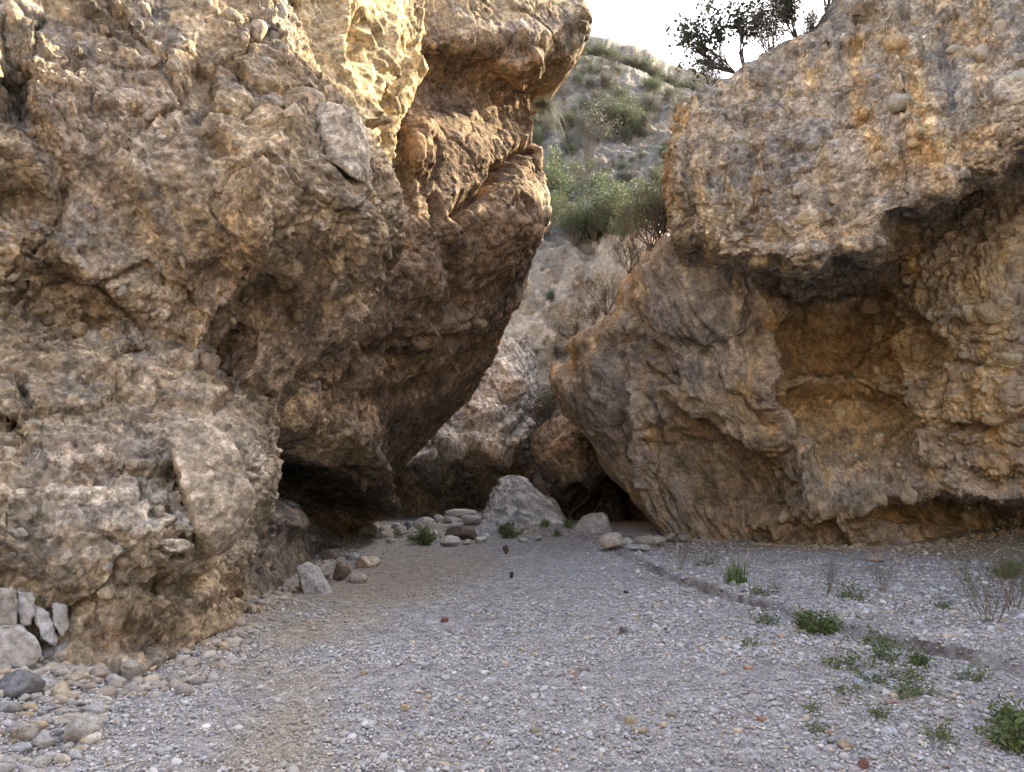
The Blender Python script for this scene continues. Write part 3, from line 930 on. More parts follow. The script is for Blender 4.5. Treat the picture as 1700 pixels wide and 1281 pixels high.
def hill_relief(p, u, v):
    wp = p + 0.4 * np.stack([perlin(p / F32(1.4), s) for s in (60, 61, 62)], 1)
    lo = 1 - sst(40, 60, p[:, 1])
    fa, h0, _, _ = facets(wp, 3.6, 1, .8, .25)
    fb, h1, _, _ = facets(wp, 1.3, 2, .8, .4)
    fc, h2, _, _ = facets(wp, .5, 3)
    big = (1.3 - 0.5 * lo) * (1 - .75 * sst(68, 74, p[:, 1])) * fbm(p, 8, 4, seed=1, ridged=True) + (0.45 - .2 * lo) * fa + 0.22 * fb + .5 * fbm(p, 2.5, 4, .6, seed=9) + lo * (.45 * fa + .25 * fb + .5 * fbm(p, 3, 3, seed=19, ridged=True))
    h = 0.1 * fc + 0.28 * fbm(p, 1.3, 5, .6, seed=20)
    dc, oc, hc, sc = cells(wp, 0.8, 3)
    rr = np.where(RND[hc, 7] > 0.6, 0.16 + 0.24 * RND[hc, 4], 0)
    bump = np.sqrt(np.clip(rr * rr - dc * dc, 0, 1)) * 0.5
    return big, h + bump, dict(h0=h0, h1=h1, hc=hc, bump=bump, b2=bump * 0, hd=hc)


def hill_colour(p, u, v, n, info):
    a = fbm(p, 7, 5, .6, seed=70)
    b = fbm(p, 2.4, 4, .6, seed=77)
    c = mix(np.tile(C3(.20, .175, .145), (len(p), 1)), C3(.27, .215, .15), sst(.05, .35, a))  # greyed tones stand in for haze over the far slope
    c = mix(c, C3(.115, .10, .08), .6 * sst(0, .3, b))
    lo = 1 - sst(40, 46, p[:, 1])
    c = mix(c, C3(.50, .41, .29) * (0.85 + 0.3 * RND[info['hc'], 5])[:, None], lo * .75)
    flat = sst(.35, .8, n[:, 2]) * sst(-.1, .25, fbm(p, 4, 4, seed=79))
    c = mix(c, C3(.14, .14, .08), .6 * flat)
    return c * (.88 + .24 * RND[info['h1'], 3])[:, None]


hill, HLg, HLn = build_cliff('hillside', net, [6, 22, 30, 34, 30, 24, 30, 30, 34, 30, 8, 4], [24, 34, 34, 30, 26, 22, 22, 30, 20], hill_relief, hill_colour, (), M_FAR, warp=0)

# ---- unseen wall added behind the viewer for warm bounce and less front fill
net = [[np.array([x, y0 + 6 * (k - 2), z]) for x, y0 in ((-30, -14), (-18, -22), (-6, -27), (6, -28), (18, -24), (32, -14))] for k, z in ((2, -1), (2, 3), (1.6, 8), (1.2, 13), (0, 17), (-2, 18.5))]
bounce_cliff, BKg, BKn = build_cliff('rear_bounce_cliff', net, [10, 16, 16, 14, 8], [20] * 5, breccia(2.0, 1.0, 1.0), left_colour([]), (), None, warp=0)

# surfaces as pixel lookups so that stones and plants sit on them
SURF = {}


def surf(key, g, n, px, py, front=True):
    """nearest surface vertex (world position, normal) seen at (px,py)"""
    if key not in SURF:
        q = g.reshape(-1, 3)
        SURF[key] = (q, n.reshape(-1, 3), *project(q))
    q, nn, u, v = SURF[key]
    d2 = (u - px) ** 2 + (v - py) ** 2
    m = np.argpartition(d2, 12)[:12]
    k = m[np.argmin(q[m, 1] + d2[m] * 0.01)]
    surf.last = k
    return Vector(q[k]), Vector(nn[k])


# =================================================================== STONES
def poly_dirs(sub):
    bm = bmesh.new()
    bmesh.ops.create_icosphere(bm, subdivisions=sub, radius=1)
    v = np.array([q.co[:] for q in bm.verts])
    f = np.array([[q.index for q in g.verts] for g in bm.faces], np.int32)
    bm.free()
    return v, f


DIRS = {k: poly_dirs(k) for k in (2, 3, 4, 5)}


def stone_mesh(name, seed, sub=2, dims=(1, 1, 1), planes=11, p=14, rough=0.04, streak=None, mat=None):
    """rock worn from a polyhedron of random cutting planes"""
    r = np.random.default_rng(seed)
    d, f = DIRS[sub]
    n = r.normal(size=(planes, 3))
    n /= np.linalg.norm(n, axis=1)[:, None]
    h = r.uniform(.62, 1.0, planes)
    q = np.clip(d @ n.T / h, 0, 9)
    rad = 1 / ((q ** p).sum(1) + 0.9 ** p * 0.35) ** (1 / p)
    v = d * rad[:, None]
    v = v / np.abs(v).max(0) * 0.5
    v = v * np.array(dims)
    if rough:
        pv = (v + seed * 3.1).astype(F32)
        sz = float(np.mean(dims))
        h = rough * sz * (fbm(pv, 0.45 * sz, 4, .6, seed=3) + .5 * facets(pv, .28 * sz, 3)[0])
        if streak is not None:
            st = np.array(streak, float)
            st /= np.linalg.norm(st)
            ps = pv - (pv @ st.astype(F32))[:, None] * st.astype(F32) * 0.88
            h = h + rough * sz * 1.1 * fbm(ps, .16 * sz, 4, .6, seed=8, ridged=True)
        v = v + d * h[:, None]
    me = mesh_np(name, v, f, None, smooth=(sub > 2))
    me.materials.append(mat or M_STONE)
    return me


def place(name, me, loc, rot, scale, tint, parent=None, **kw):
    o = bpy.data.objects.new(name, me)
    o.location = loc
    o.rotation_euler = rot
    o.scale = scale
    o.color = (*tint, 1)
    return link(o, parent, **kw)


def jit(c, k=0.15):
    return tuple(max(0.02, x * (1 + random.uniform(-k, k))) for x in c)


def tone(c, k=0.18):
    f = 1 + random.uniform(-k, k)
    return tuple(x * f for x in c)


ANG = [stone_mesh('angular_stone_mesh', 100 + i, 3, (1, 1, 1), 9, 26, 0.08) for i in range(8)]
RNDM = [stone_mesh('rounded_stone_mesh', 200 + i, 3, (1, 1, 1), 14, 5, 0.03) for i in range(6)]
S_GREY, S_TAN, S_PALE, S_BLUE, S_BROWN, S_DARK = ((.37, .345, .305), (.42, .33, .22), (.54, .48, .39), (.35, .35, .345), (.25, .18, .12), (.09, .075, .065))


# ---- stones set in the cliff faces (pieces of the cliffs)
def embed(key, g, n, host, px, py, wpx, hpx, tint, rot=0.0, sink=0.25, meshes=None, proud=1.0):
    q, nn = surf(key, g, n, px, py)
    m = q.y / FPX
    W, H = wpx * m, hpx * m
    D = min(W, H) * proud
    me = random.choice(meshes or (ANG + ANG + RNDM))
    vc = VCOL[id(host)][surf.last]
    own = 0.5 if wpx > 24 else 0.3
    tint = tuple(float(own * a + (1 - own) * min(1.15 * b, .5)) for a, b in zip(tint, vc))
    loc = q - nn * D * (0.10 + 0.5 * sink)
    return place('stone', me, loc, (random.uniform(-.3, .3), R(rot) + random.uniform(-.1, .1), random.uniform(-.3, .3)), (W, D, H), tint, host)


L_ST = [(125, 545, 40, 28, S_TAN), (35, 470, 52, 32, S_BROWN), (250, 190, 32, 30, S_GREY), (350, 15, 42, 24, S_PALE), (388, 20, 40, 32, S_PALE), (428, 42, 36, 46, S_PALE),
        (500, 122, 18, 34, S_TAN), (517, 124, 18, 30, S_TAN), (330, 215, 34, 22, S_BROWN), (302, 430, 14, 38, S_TAN), (66, 212, 20, 14, S_PALE), (290, 262, 20, 16, S_GREY),
        (455, 60, 26, 36, S_GREY), (470, 20, 30, 40, S_GREY), (440, 100, 30, 24, S_BLUE), (490, 180, 34, 40, S_PALE), (455, 130, 20, 20, S_PALE), (345, 600, 50, 62, S_BROWN),
        (40, 560, 30, 24, S_BROWN), (25, 610, 36, 30, S_BROWN), (20, 880, 24, 22, S_GREY), (38, 884, 26, 20, S_GREY), (110, 922, 26, 18, S_PALE), (145, 912, 22, 16, S_PALE),
        (80, 840, 26, 30, S_PALE), (110, 865, 18, 14, S_GREY), (230, 885, 24, 22, S_PALE), (255, 900, 34, 24, S_TAN), (265, 845, 16, 20, S_BROWN), (250, 690, 26, 14, S_BROWN),
        (60, 700, 26, 16, S_GREY), (15, 755, 34, 36, S_PALE), (180, 985, 30, 26, S_TAN), (145, 1060, 24, 26, S_TAN), (205, 935, 26, 18, S_TAN), (270, 1005, 30, 16, S_TAN), (215, 770, 24, 20, S_TAN),
        (555, 470, 16, 40, S_PALE), (655, 400, 14, 30, S_PALE), (480, 500, 20, 24, S_TAN), (500, 525, 26, 26, S_BROWN), (425, 240, 26, 30, S_TAN), (20, 20, 30, 50, S_TAN)]
for px, py, a, b, c in L_ST:
    embed('L', LCg, LCn, cliff_left, px, py, a, b, tone(c), random.uniform(-25, 25))
for i in range(190):
    px, py = random.uniform(5, 560), random.uniform(0, 1060)
    if px > 420 and py > 600:
        continue
    s0 = random.choice((9, 10, 11, 12, 13, 15, 18, 22))
    embed('L', LCg, LCn, cliff_left, px, py, s0 * random.uniform(.9, 1.6), s0, tone(random.choice((S_TAN, S_TAN, S_BROWN, S_GREY, S_PALE)), .2), random.uniform(-60, 60), 0.35)
for px, py, a, b, c in [(688, 245, 34, 62, (.30, .19, .10)), (725, 350, 30, 44, (.17, .12, .085)), (748, 392, 30, 30, (.33, .23, .13)), (745, 508, 24, 30, (.24, .17, .11)),
                        (690, 430, 22, 30, (.28, .19, .12)), (660, 350, 26, 34, (.2, .14, .1)), (495, 820, 24, 40, (.2, .17, .14)), (690, 130, 30, 50, (.30, .25, .19)), (600, 800, 14, 36, S_GREY),
                        (850, 352, 24, 20, (.27, .19, .12)), (520, 690, 30, 30, (.25, .18, .12)), (505, 640, 22, 22, (.27, .2, .13))]:
    embed('O', LOg, LOn, cliff_over, px, py, a, b, c, random.uniform(-15, 15), 0.45)
for i in range(70):
    t = random.random()
    py = random.uniform(20, 800)
    px = random.uniform(560, 860) if py < 550 else random.uniform(470, 720)
    s0 = random.choice((9, 10, 12, 14, 18))
    embed('O', LOg, LOn, cliff_over, px, py, s0 * random.uniform(.9, 1.5), s0, tone(random.choice((S_BROWN, S_BROWN, (.30, .21, .13), (.2, .16, .12))), .2), random.uniform(-60, 60), 0.45)
for px, py, a, b, c in [(1440, 505, 42, 40, (.36, .27, .17)), (1640, 520, 80, 36, (.36, .29, .2)), (1680, 650, 44, 60, (.36, .30, .22)), (1590, 445, 30, 24, S_TAN), (1680, 590, 40, 26, S_TAN),
                        (1600, 560, 30, 20, S_TAN), (1560, 420, 30, 20, S_GREY), (1520, 590, 26, 34, (.38, .26, .14)), (1650, 700, 36, 26, (.36, .25, .14)), (1545, 470, 24, 16, S_GREY)]:
    embed('R', RCg, RCn, cliff_right, px, py, a, b, tone(c, .1), random.uniform(-15, 15), 0.3)
for i in range(110):
    px, py = random.uniform(1490, 1700), random.uniform(330, 830)
    s0 = random.choice((8, 9, 10, 12, 14, 18))
    embed('R', RCg, RCn, cliff_right, px, py, s0 * random.uniform(1.0, 1.7), s0, tone(random.choice((S_TAN, (.40, .28, .15), (.33, .27, .19), S_GREY)), .2), random.uniform(-20, 20), 0.4)
for px, py, a, b, c in [(1490, 70, 44, 36, (.46, .36, .23)), (1500, 160, 40, 44, (.36, .34, .30)), (1690, 125, 44, 40, (.54, .46, .34)), (1640, 90, 44, 34, S_GREY), (1660, 45, 24, 40, (.48, .39, .27)),
                        (1455, 262, 26, 36, (.42, .30, .17)), (1470, 285, 22, 22, (.46, .31, .14)), (1440, 120, 30, 26, (.42, .28, .14)), (1425, 12, 40, 30, (.30, .25, .2)), (1585, 78, 30, 18, S_GREY),
                        (1330, 315, 34, 26, S_GREY), (1335, 365, 28, 26, (.44, .31, .15)), (1390, 330, 30, 24, (.42, .31, .17)), (1285, 265, 22, 34, (.38, .31, .22)), (1415, 355, 24, 30, (.45, .33, .18)),
                        (1590, 160, 24, 40, (.46, .35, .2)), (1520, 235, 36, 24, (.42, .29, .14)), (1350, 240, 30, 20, S_GREY)]:
    embed('U', RUg, RUn, cliff_up, px, py, a, b, tone(c, .1), random.uniform(-25, 25), 0.3)
for i in range(160):
    px = random.uniform(1150, 1700)
    py = random.uniform(max(0, 170 - (px - 1150) * .75), 430 - max(0, px - 1420) * 0.6)
    s0 = random.choice((8, 9, 10, 11, 12, 14, 18))
    embed('U', RUg, RUn, cliff_up, px, py, s0 * random.uniform(.9, 1.5), s0, tone(random.choice((S_TAN, S_GREY, (.30, .26, .21), (.42, .30, .16), (.36, .3, .23))), .2), random.uniform(-50, 50), 0.4)
for i in range(60):
    px, py = random.uniform(850, 1000), random.uniform(400, 620)
    s0 = random.choice((8, 9, 10, 12, 14))
    embed('H', HLg, HLn, hill, px, py, s0, s0 * random.uniform(.8, 1.3), tone(random.choice(((.45, .36, .25), (.38, .34, .29), (.48, .42, .34))), .2), random.uniform(-50, 50), 0.4)
embed('H', HLg, HLn, hill, 892, 490, 18, 34, (.42, .41, .39), 8, 0.2)
embed('H', HLg, HLn, hill, 915, 503, 16, 20, (.5, .46, .39), 0, 0.2)


def hull_rock(name, pts, cuts=10, rough=0.03, streak=None, scale=1.0, smooth=True, tint=(.4, .4, .4)):
    """solid with the given corner points, its faces roughened"""
    bm = bmesh.new()
    c = Vector([sum(q[i] for q in pts) / len(pts) for i in range(3)])
    for q in pts:
        bm.verts.new(Vector(q) - c)
    bmesh.ops.convex_hull(bm, input=list(bm.verts))
    bmesh.ops.bevel(bm, geom=list(bm.edges), offset=0.018 * scale, segments=1, affect='EDGES')
    for _i in range(cuts):
        long_e = [e for e in bm.edges if e.calc_length() > 0.075 * scale]
        if not long_e:
            break
        bmesh.ops.subdivide_edges(bm, edges=long_e, cuts=1, use_grid_fill=True)
        bmesh.ops.triangulate(bm, faces=[f for f in bm.faces if len(f.verts) > 3])
    bmesh.ops.triangulate(bm, faces=list(bm.faces))
    bm.normal_update()
    v = np.array([q.co[:] for q in bm.verts])
    nn = np.array([q.normal[:] for q in bm.verts])
    bm.verts.index_update()
    f = np.array([[q.index for q in g.verts] for g in bm.faces], np.int32)
    bm.free()
    pv = (v + np.array(c)).astype(F32)
    h = rough * (1.2 * fbm(pv, .5 * scale, 5, .62, seed=3) + 1.1 * facets(pv + .06 * scale * perlin(pv / F32(.2 * scale), 4)[:, None], .36 * scale, 3)[0] + .4 * facets(pv, .13 * scale, 5)[0])
    if streak is not None:
        st = np.array(streak, float)
        st /= np.linalg.norm(st)
        ps = pv - (pv @ st.astype(F32))[:, None] * st.astype(F32) * 0.9
        h = h + rough * 2.4 * fbm(ps, .22 * scale, 4, .6, seed=8, ridged=True)
    v = v + nn * h[:, None]
    if streak is None:
        me = mesh_np(name, v, f, None, smooth)
        me.materials.append(M_STONE)
    else:
        band = fbm(ps, .17 * scale, 3, .6, seed=12)
        me = mesh_np(name, v, f, np.array(tint)[None] * np.clip(1 + 1.5 * band, .45, 1.4)[:, None], smooth)
        me.materials.append(M_DRAPE)
    return me, c


def corner_rock(name, corners, tint, parent=None, rough=0.03, streak=None, scale=1.0, **kw):
    me, c = hull_rock(name + '_mesh', [P(*q) for q in corners], 10, rough, streak, scale, True, tint)
    tint = (tint[0] * 1.02, tint[1], tint[2] * .97)
    if parent is not None and streak is None:
        me.materials[0] = M_SET
    return place(name, me, c, (0, 0, 0), (1, 1, 1), tint, parent, **kw)


# pale block jutting from the left cliff, the big pale slab lower down
corner_rock('stone_block', [(543, 168, 8.6), (585, 182, 8.4), (612, 238, 8.7), (614, 312, 8.9), (592, 296, 8.5), (540, 262, 8.35), (530, 200, 8.5), (600, 200, 9.8), (560, 290, 9.6), (540, 190, 9.8), (610, 260, 9.8)],
            (.44, .39, .315), cliff_left, 0.04, None, .7)
corner_rock('stone_block', [(505, 160, 8.9), (548, 172, 8.7), (536, 250, 8.45), (498, 235, 8.6), (500, 180, 9.9), (540, 240, 9.9)], (.44, .38, .30), cliff_left, 0.03, None, .8)
corner_rock('stone_slab', [(278, 720, 6.72), (330, 690, 6.92), (385, 730, 7.07), (418, 800, 7.12), (408, 872, 7.17), (362, 912, 6.92), (330, 880, 6.72), (300, 800, 6.62), (372, 920, 7.57), (320, 930, 7.37), (420, 850, 7.77), (330, 700, 7.67), (300, 800, 7.57)],
            (.47, .40, .30), cliff_left, 0.045, None, .7)


def on_ground(name, px, py, wpx, hpx, tint, label, cat='rock', group=None, rot=0.0, sub=4, seed=1, depth=0.9, planes=9, rough=0.07, streak=None, tilt=0.0, sink=0.12, p=22, lift=0.0):
    """a rock whose foot is seen at (px,py), wpx wide and hpx tall in the photograph"""
    g = GP(px, py)
    m = g.y / FPX
    W, H = wpx * m, hpx * m
    D = W * depth
    me = stone_mesh(name + '_mesh', seed, sub, (W, D, H * (1 + sink)), planes, p, rough, streak)
    tint = (tint[0] * 1.06, tint[1] * 1.03, tint[2] * .98)
    loc = Vector((g.x, g.y + D * .35, gzs(g.x, g.y + D * .35) + H * (1 + sink) / 2 - H * sink + lift))
    return place(name, me, loc, (0, R(tilt), R(rot)), (1, 1, 1), tint, None, label=label, cat=cat, group=group)


# the fallen slab and its neighbours in the mouth of the gap
corner_rock('fallen_slab', [(842, 796, 22.6), (862, 796, 22.3), (946, 886, 21.3), (944, 898, 21.3), (850, 900, 20.6), (800, 892, 21.0), (804, 866, 21.3), (818, 836, 21.8), (872, 803, 23.6), (948, 884, 23.2), (804, 880, 23.4), (832, 803, 23.8)],
            (.54, .52, .48), None, 0.085, (.75, .1, -.62), 1.4, label='large grey streaked slab leaning in the mouth of the gap', cat='boulder')
corner_rock('boulder', [(902, 822, 23.5), (925, 835, 23.3), (945, 870, 23.0), (950, 888, 22.8), (905, 888, 22.9), (900, 850, 23.2), (920, 830, 24.6), (950, 885, 24.6), (900, 885, 24.6)],
            (.24, .225, .2), None, 0.05, None, 1.2, label='darker rock tucked behind the right side of the fallen slab', cat='boulder')
corner_rock('boulder', [(955, 872, 21.0), (972, 855, 21.2), (1000, 849, 21.3), (1006, 852, 21.3), (1014, 885, 21.0), (1010, 892, 20.8), (958, 892, 20.7), (950, 884, 20.9), (970, 858, 22.2), (1008, 858, 22.3), (1012, 888, 22.2), (955, 886, 22.2)],
            (.46, .44, .405), None, 0.06, None, 1.0, label='grey angular boulder right of the fallen slab', cat='boulder')
on_ground('boulder', 810, 884, 26, 24, (.27, .25, .22), 'low brown grey rock under the left edge of the fallen slab', 'boulder', seed=31)
on_ground('boulder', 1022, 917, 52, 27, (.47, .42, .34), 'rounded cream boulder at the head of the rill', 'boulder', seed=32, p=8)
on_ground('boulder', 1084, 908, 56, 18, (.40, .36, .30), 'flat tan boulder right of the rounded cream boulder', 'boulder', seed=33, p=8)
on_ground('rock', 1060, 916, 44, 14, (.42, .41, .38), 'low pale rock between the cream boulder and flat tan boulder', seed=34)
on_ground('rock', 1114, 900, 22, 15, (.38, .33, .26), 'small tan rock just left of the smallest rock by the right wall', seed=35)
on_ground('rock', 1134, 901, 18, 13, (.33, .31, .28), 'smallest grey rock of the row by the right wall', seed=36)
on_ground('rock', 702, 882, 36, 20, (.56, .55, .52), 'white squared block left of the brown flat slab', seed=37, planes=7, p=24)
on_ground('slab', 768, 897, 62, 24, (.20, .165, .135), 'dark brown flat slab with a pale top on the gravel bar', 'slab', seed=38, planes=7, p=24)
on_ground('slab', 763, 880, 54, 12, (.40, .395, .38), 'thin grey slab lying on top of the dark brown slab', 'slab', seed=39, planes=7, p=24, lift=.14)
on_ground('rock', 782, 874, 36, 18, (.47, .475, .48), 'blue white rock behind the thin grey slab', seed=40)
on_ground('rock', 748, 908, 38, 18, (.47, .44, .40), 'cream rock in front of the dark brown slab', seed=41)
on_ground('rock', 775, 905, 18, 9, (.40, .36, .31), 'small tan rock touching the cream rock by the brown slab', seed=42)
on_ground('rock', 617, 890, 20, 17, (.30, .325, .36), 'blue grey cobble at the mouth of the left cave, right of its twin', seed=43, p=7)
on_ground('rock', 600, 888, 20, 16, (.32, .345, .38), 'blue grey cobble nearest the cave pillar', seed=44, p=7)
on_ground('rock', 676, 880, 22, 14, (.26, .285, .32), 'dark blue cobble left of the white squared block', seed=45, p=7)
on_ground('rock', 655, 877, 16, 9, (.40, .42, .44), 'small pale cobble between the cave mouth and dark blue cobble', seed=46, p=7)
on_ground('rock', 632, 882, 12, 8, (.38, .40, .43), 'tiny pale cobble right of the twin blue cobbles', seed=47, p=7)
on_ground('rock', 840, 920, 12, 15, (.10, .065, .05), 'dark brown pointed stone upright on the gravel', seed=48)
on_ground('rock', 849, 960, 7, 12, (.05, .045, .045), 'tiny black pointed stone on the gravel', seed=49)
corner_rock('slab', [(492, 940, 10.4), (512, 931, 10.5), (530, 942, 10.45), (553, 984, 10.3), (545, 992, 10.2), (505, 986, 10.25), (500, 960, 10.35), (515, 935, 10.8), (553, 985, 10.7), (500, 985, 10.8)],
            (.43, .41, .385), None, 0.012, None, .45, label='pale flat slab leaning at the foot of the overhanging cliff', cat='slab')
on_ground('rock', 563, 964, 34, 30, (.25, .2, .155), 'brown block right of the leaning pale slab', seed=51, planes=8, p=20)
on_ground('rock', 604, 943, 46, 20, (.46, .39, .30), 'cream wedge shaped rock jutting onto the gravel by the cave', seed=52, planes=8, p=20)
on_ground('rock', 592, 968, 32, 18, (.38, .34, .30), 'grey tan rock in front of the cream wedge rock', seed=53, planes=8, p=20)
on_ground('rock', 583, 930, 24, 14, (.33, .34, .36), 'grey blue rock behind the cream wedge rock', seed=54)
on_ground('rock', 545, 930, 30, 18, (.24, .2, .165), 'brown rock between the cave mouth and brown block', seed=55)
on_ground('rock', 553, 912, 26, 16, (.22, .19, .165), 'dark brown rock just inside the left cave', seed=56)
on_ground('rock', 538, 962, 18, 12, (.27, .25, .23), 'small grey rock behind the leaning pale slab', seed=57)
JUM = [(632, 893, 22, 11), (648, 903, 16, 8), (664, 888, 26, 14), (684, 896, 20, 10), (716, 892, 24, 12), (728, 878, 22, 14), (742, 886, 18, 11), (797, 902, 24, 12),
       (806, 896, 18, 12), (868, 900, 20, 8), (893, 897, 16, 8), (1040, 905, 24, 12)]
for k, (px, py, a, b) in enumerate(JUM):
    on_ground('rock', px, py, a, b, tone((.50, .485, .45), .12), 'whitish rock in the low jumble before the gap, %s' % (('leftmost', 'second from the left', 'third from the left', 'fourth from the left', 'fifth from the left', 'sixth from the left', 'sixth from the right', 'fifth from the right', 'fourth from the right', 'third from the right', 'second from the right', 'rightmost')[k]),
              group='whitish rocks of the jumble', seed=400 + k, rot=k * 37)
# far left heap
corner_rock('boulder', [(-40, 1040, 5.75), (30, 1036, 5.7), (62, 1062, 5.75), (70, 1090, 5.8), (52, 1108, 5.75), (18, 1122, 5.7), (-40, 1125, 5.7), (-40, 1050, 6.4), (40, 1045, 6.4), (66, 1095, 6.4), (20, 1122, 6.4)],
            (.50, .485, .45), None, 0.03, None, .5, label='white blocky boulder at the far left foot of the cliff', cat='boulder')
corner_rock('boulder', [(-30, 975, 5.9), (22, 978, 5.85), (30, 1010, 5.85), (26, 1040, 5.85), (-30, 1042, 5.8), (-30, 980, 6.5), (28, 985, 6.5), (28, 1040, 6.5)],
            (.42, .385, .33), None, 0.025, None, .4, label='tan grey block stacked on top of the white boulder', cat='boulder')
corner_rock('rock', [(28, 980, 5.95), (54, 984, 5.95), (57, 1010, 5.95), (50, 1036, 5.9), (34, 1038, 5.9), (30, 985, 6.5), (55, 990, 6.5), (50, 1036, 6.5)],
            (.45, .43, .39), None, 0.02, None, .35, label='upright grey block right of the tan grey block', cat='rock')
corner_rock('rock', [(56, 1004, 6.0), (80, 1018, 6.0), (96, 1060, 6.05), (92, 1074, 6.0), (70, 1060, 5.95), (58, 1030, 5.95), (62, 1005, 6.5), (94, 1060, 6.5), (70, 1065, 6.5)],
            (.47, .455, .43), None, 0.02, None, .35, label='split pale block leaning right of the white boulder', cat='rock')
corner_rock('rock', [(86, 1000, 6.05), (112, 1004, 6.1), (114, 1040, 6.1), (104, 1060, 6.05), (92, 1040, 6.0), (90, 1000, 6.6), (114, 1020, 6.6), (104, 1058, 6.6)],
            (.46, .44, .39), None, 0.02, None, .35, label='narrow pale block wedged against the cliff beside the split block', cat='rock')
corner_rock('rock', [(70, 1085, 6.0), (100, 1072, 6.05), (114, 1064, 6.1), (106, 1098, 6.05), (94, 1116, 6.0), (60, 1116, 5.9), (75, 1085, 6.5), (110, 1075, 6.5), (95, 1116, 6.5)],
            (.33, .325, .31), None, 0.02, None, .35, label='grey wedge of rock under the split pale block', cat='rock')
on_ground('rock', 20, 1160, 66, 44, (.17, .175, .185), 'dark grey boulder in front of the white boulder', 'boulder', seed=61)
on_ground('rock', 212, 1134, 34, 36, (.38, .36, .31), 'rounded upright grey stone against the cliff foot', seed=62, p=7)
on_ground('rock', 190, 1124, 22, 34, (.30, .265, .21), 'brown stone left of the rounded upright stone', seed=63)
on_ground('rock', 186, 1140, 30, 18, (.36, .35, .33), 'flat grey stone in front of the rounded upright stone', seed=64)
on_ground('rock', 235, 1128, 16, 18, (.30, .28, .25), 'small brown grey stone right of the rounded upright stone', seed=65)
on_ground('rock', 158, 1133, 30, 24, (.34, .3, .24), 'brown angular stone left of the upright stones', seed=66)
on_ground('rock', 122, 1136, 34, 18, (.46, .40, .29), 'yellow tan stone at the top of the rubble', seed=67)
on_ground('rock', 96, 1166, 36, 28, (.44, .38, .28), 'largest tan stone in the middle of the rubble', seed=68)
on_ground('rock', 70, 1152, 30, 26, (.45, .45, .44), 'pale fractured stone right of the dark grey boulder', seed=69)
on_ground('rock', 62, 1242, 30, 28, (.34, .345, .35), 'round grey cobble low in the rubble', seed=70, p=7)
on_ground('rock', 38, 1232, 28, 26, (.36, .33, .28), 'brown cobble left of the round grey cobble', seed=71, p=7)
on_ground('slab', 118, 1238, 66, 44, (.38, .365, .335), 'broad flat slab at the right edge of the rubble', 'slab', seed=72, rot=35, planes=8)
on_ground('slab', 106, 1206, 42, 16, (.45, .41, .34), 'flat cream slab above the broad flat slab', 'slab', seed=73)
on_ground('rock', 144, 1192, 40, 20, (.42, .425, .43), 'pale blue grey stone right of the cream slab', seed=74)

# the rest of the rubble
RUB = []
for i in range(400):
    px, py = random.uniform(-30, 190), random.uniform(1140, 1300)
    if px > 190 - (py - 1140) * .55 + 15 * random.random() and py > 1150:
        continue
    r0 = random.uniform(7, 15) * (0.8 + .5 * (py - 1140) / 140)
    if any((px - a) ** 2 / 1.6 + (py - b) ** 2 * 1.5 < (.62 * (r0 + c)) ** 2 for a, b, c in RUB):
        continue
    RUB.append((px, py, r0))
for px, py, r0 in RUB:
    g = GP(px, py)
    m = g.y / FPX
    s0 = 2 * r0 * m
    cname, c = random.choice((('grey', S_GREY), ('tan', S_TAN), ('pale', S_PALE), ('blue grey', S_BLUE), ('grey', S_GREY), ('pale', S_PALE)))
    big = 'larger' if r0 > 12 else 'small'
    lab = '%s %s stone among the rubble at the bottom left below the cliff' % (big, cname)
    place('rubble_stone', random.choice(ANG + RNDM), g + Vector((0, 0, s0 * .16)), (random.uniform(-.3, .3), random.uniform(-.3, .3), random.uniform(0, 6.3)),
          (s0 * random.uniform(.9, 1.4), s0 * random.uniform(.8, 1.1), s0 * random.uniform(.5, .8)), tone(c, .12), None, label=lab, cat='stone', group='%s %s stones of the left rubble' % (big, cname))

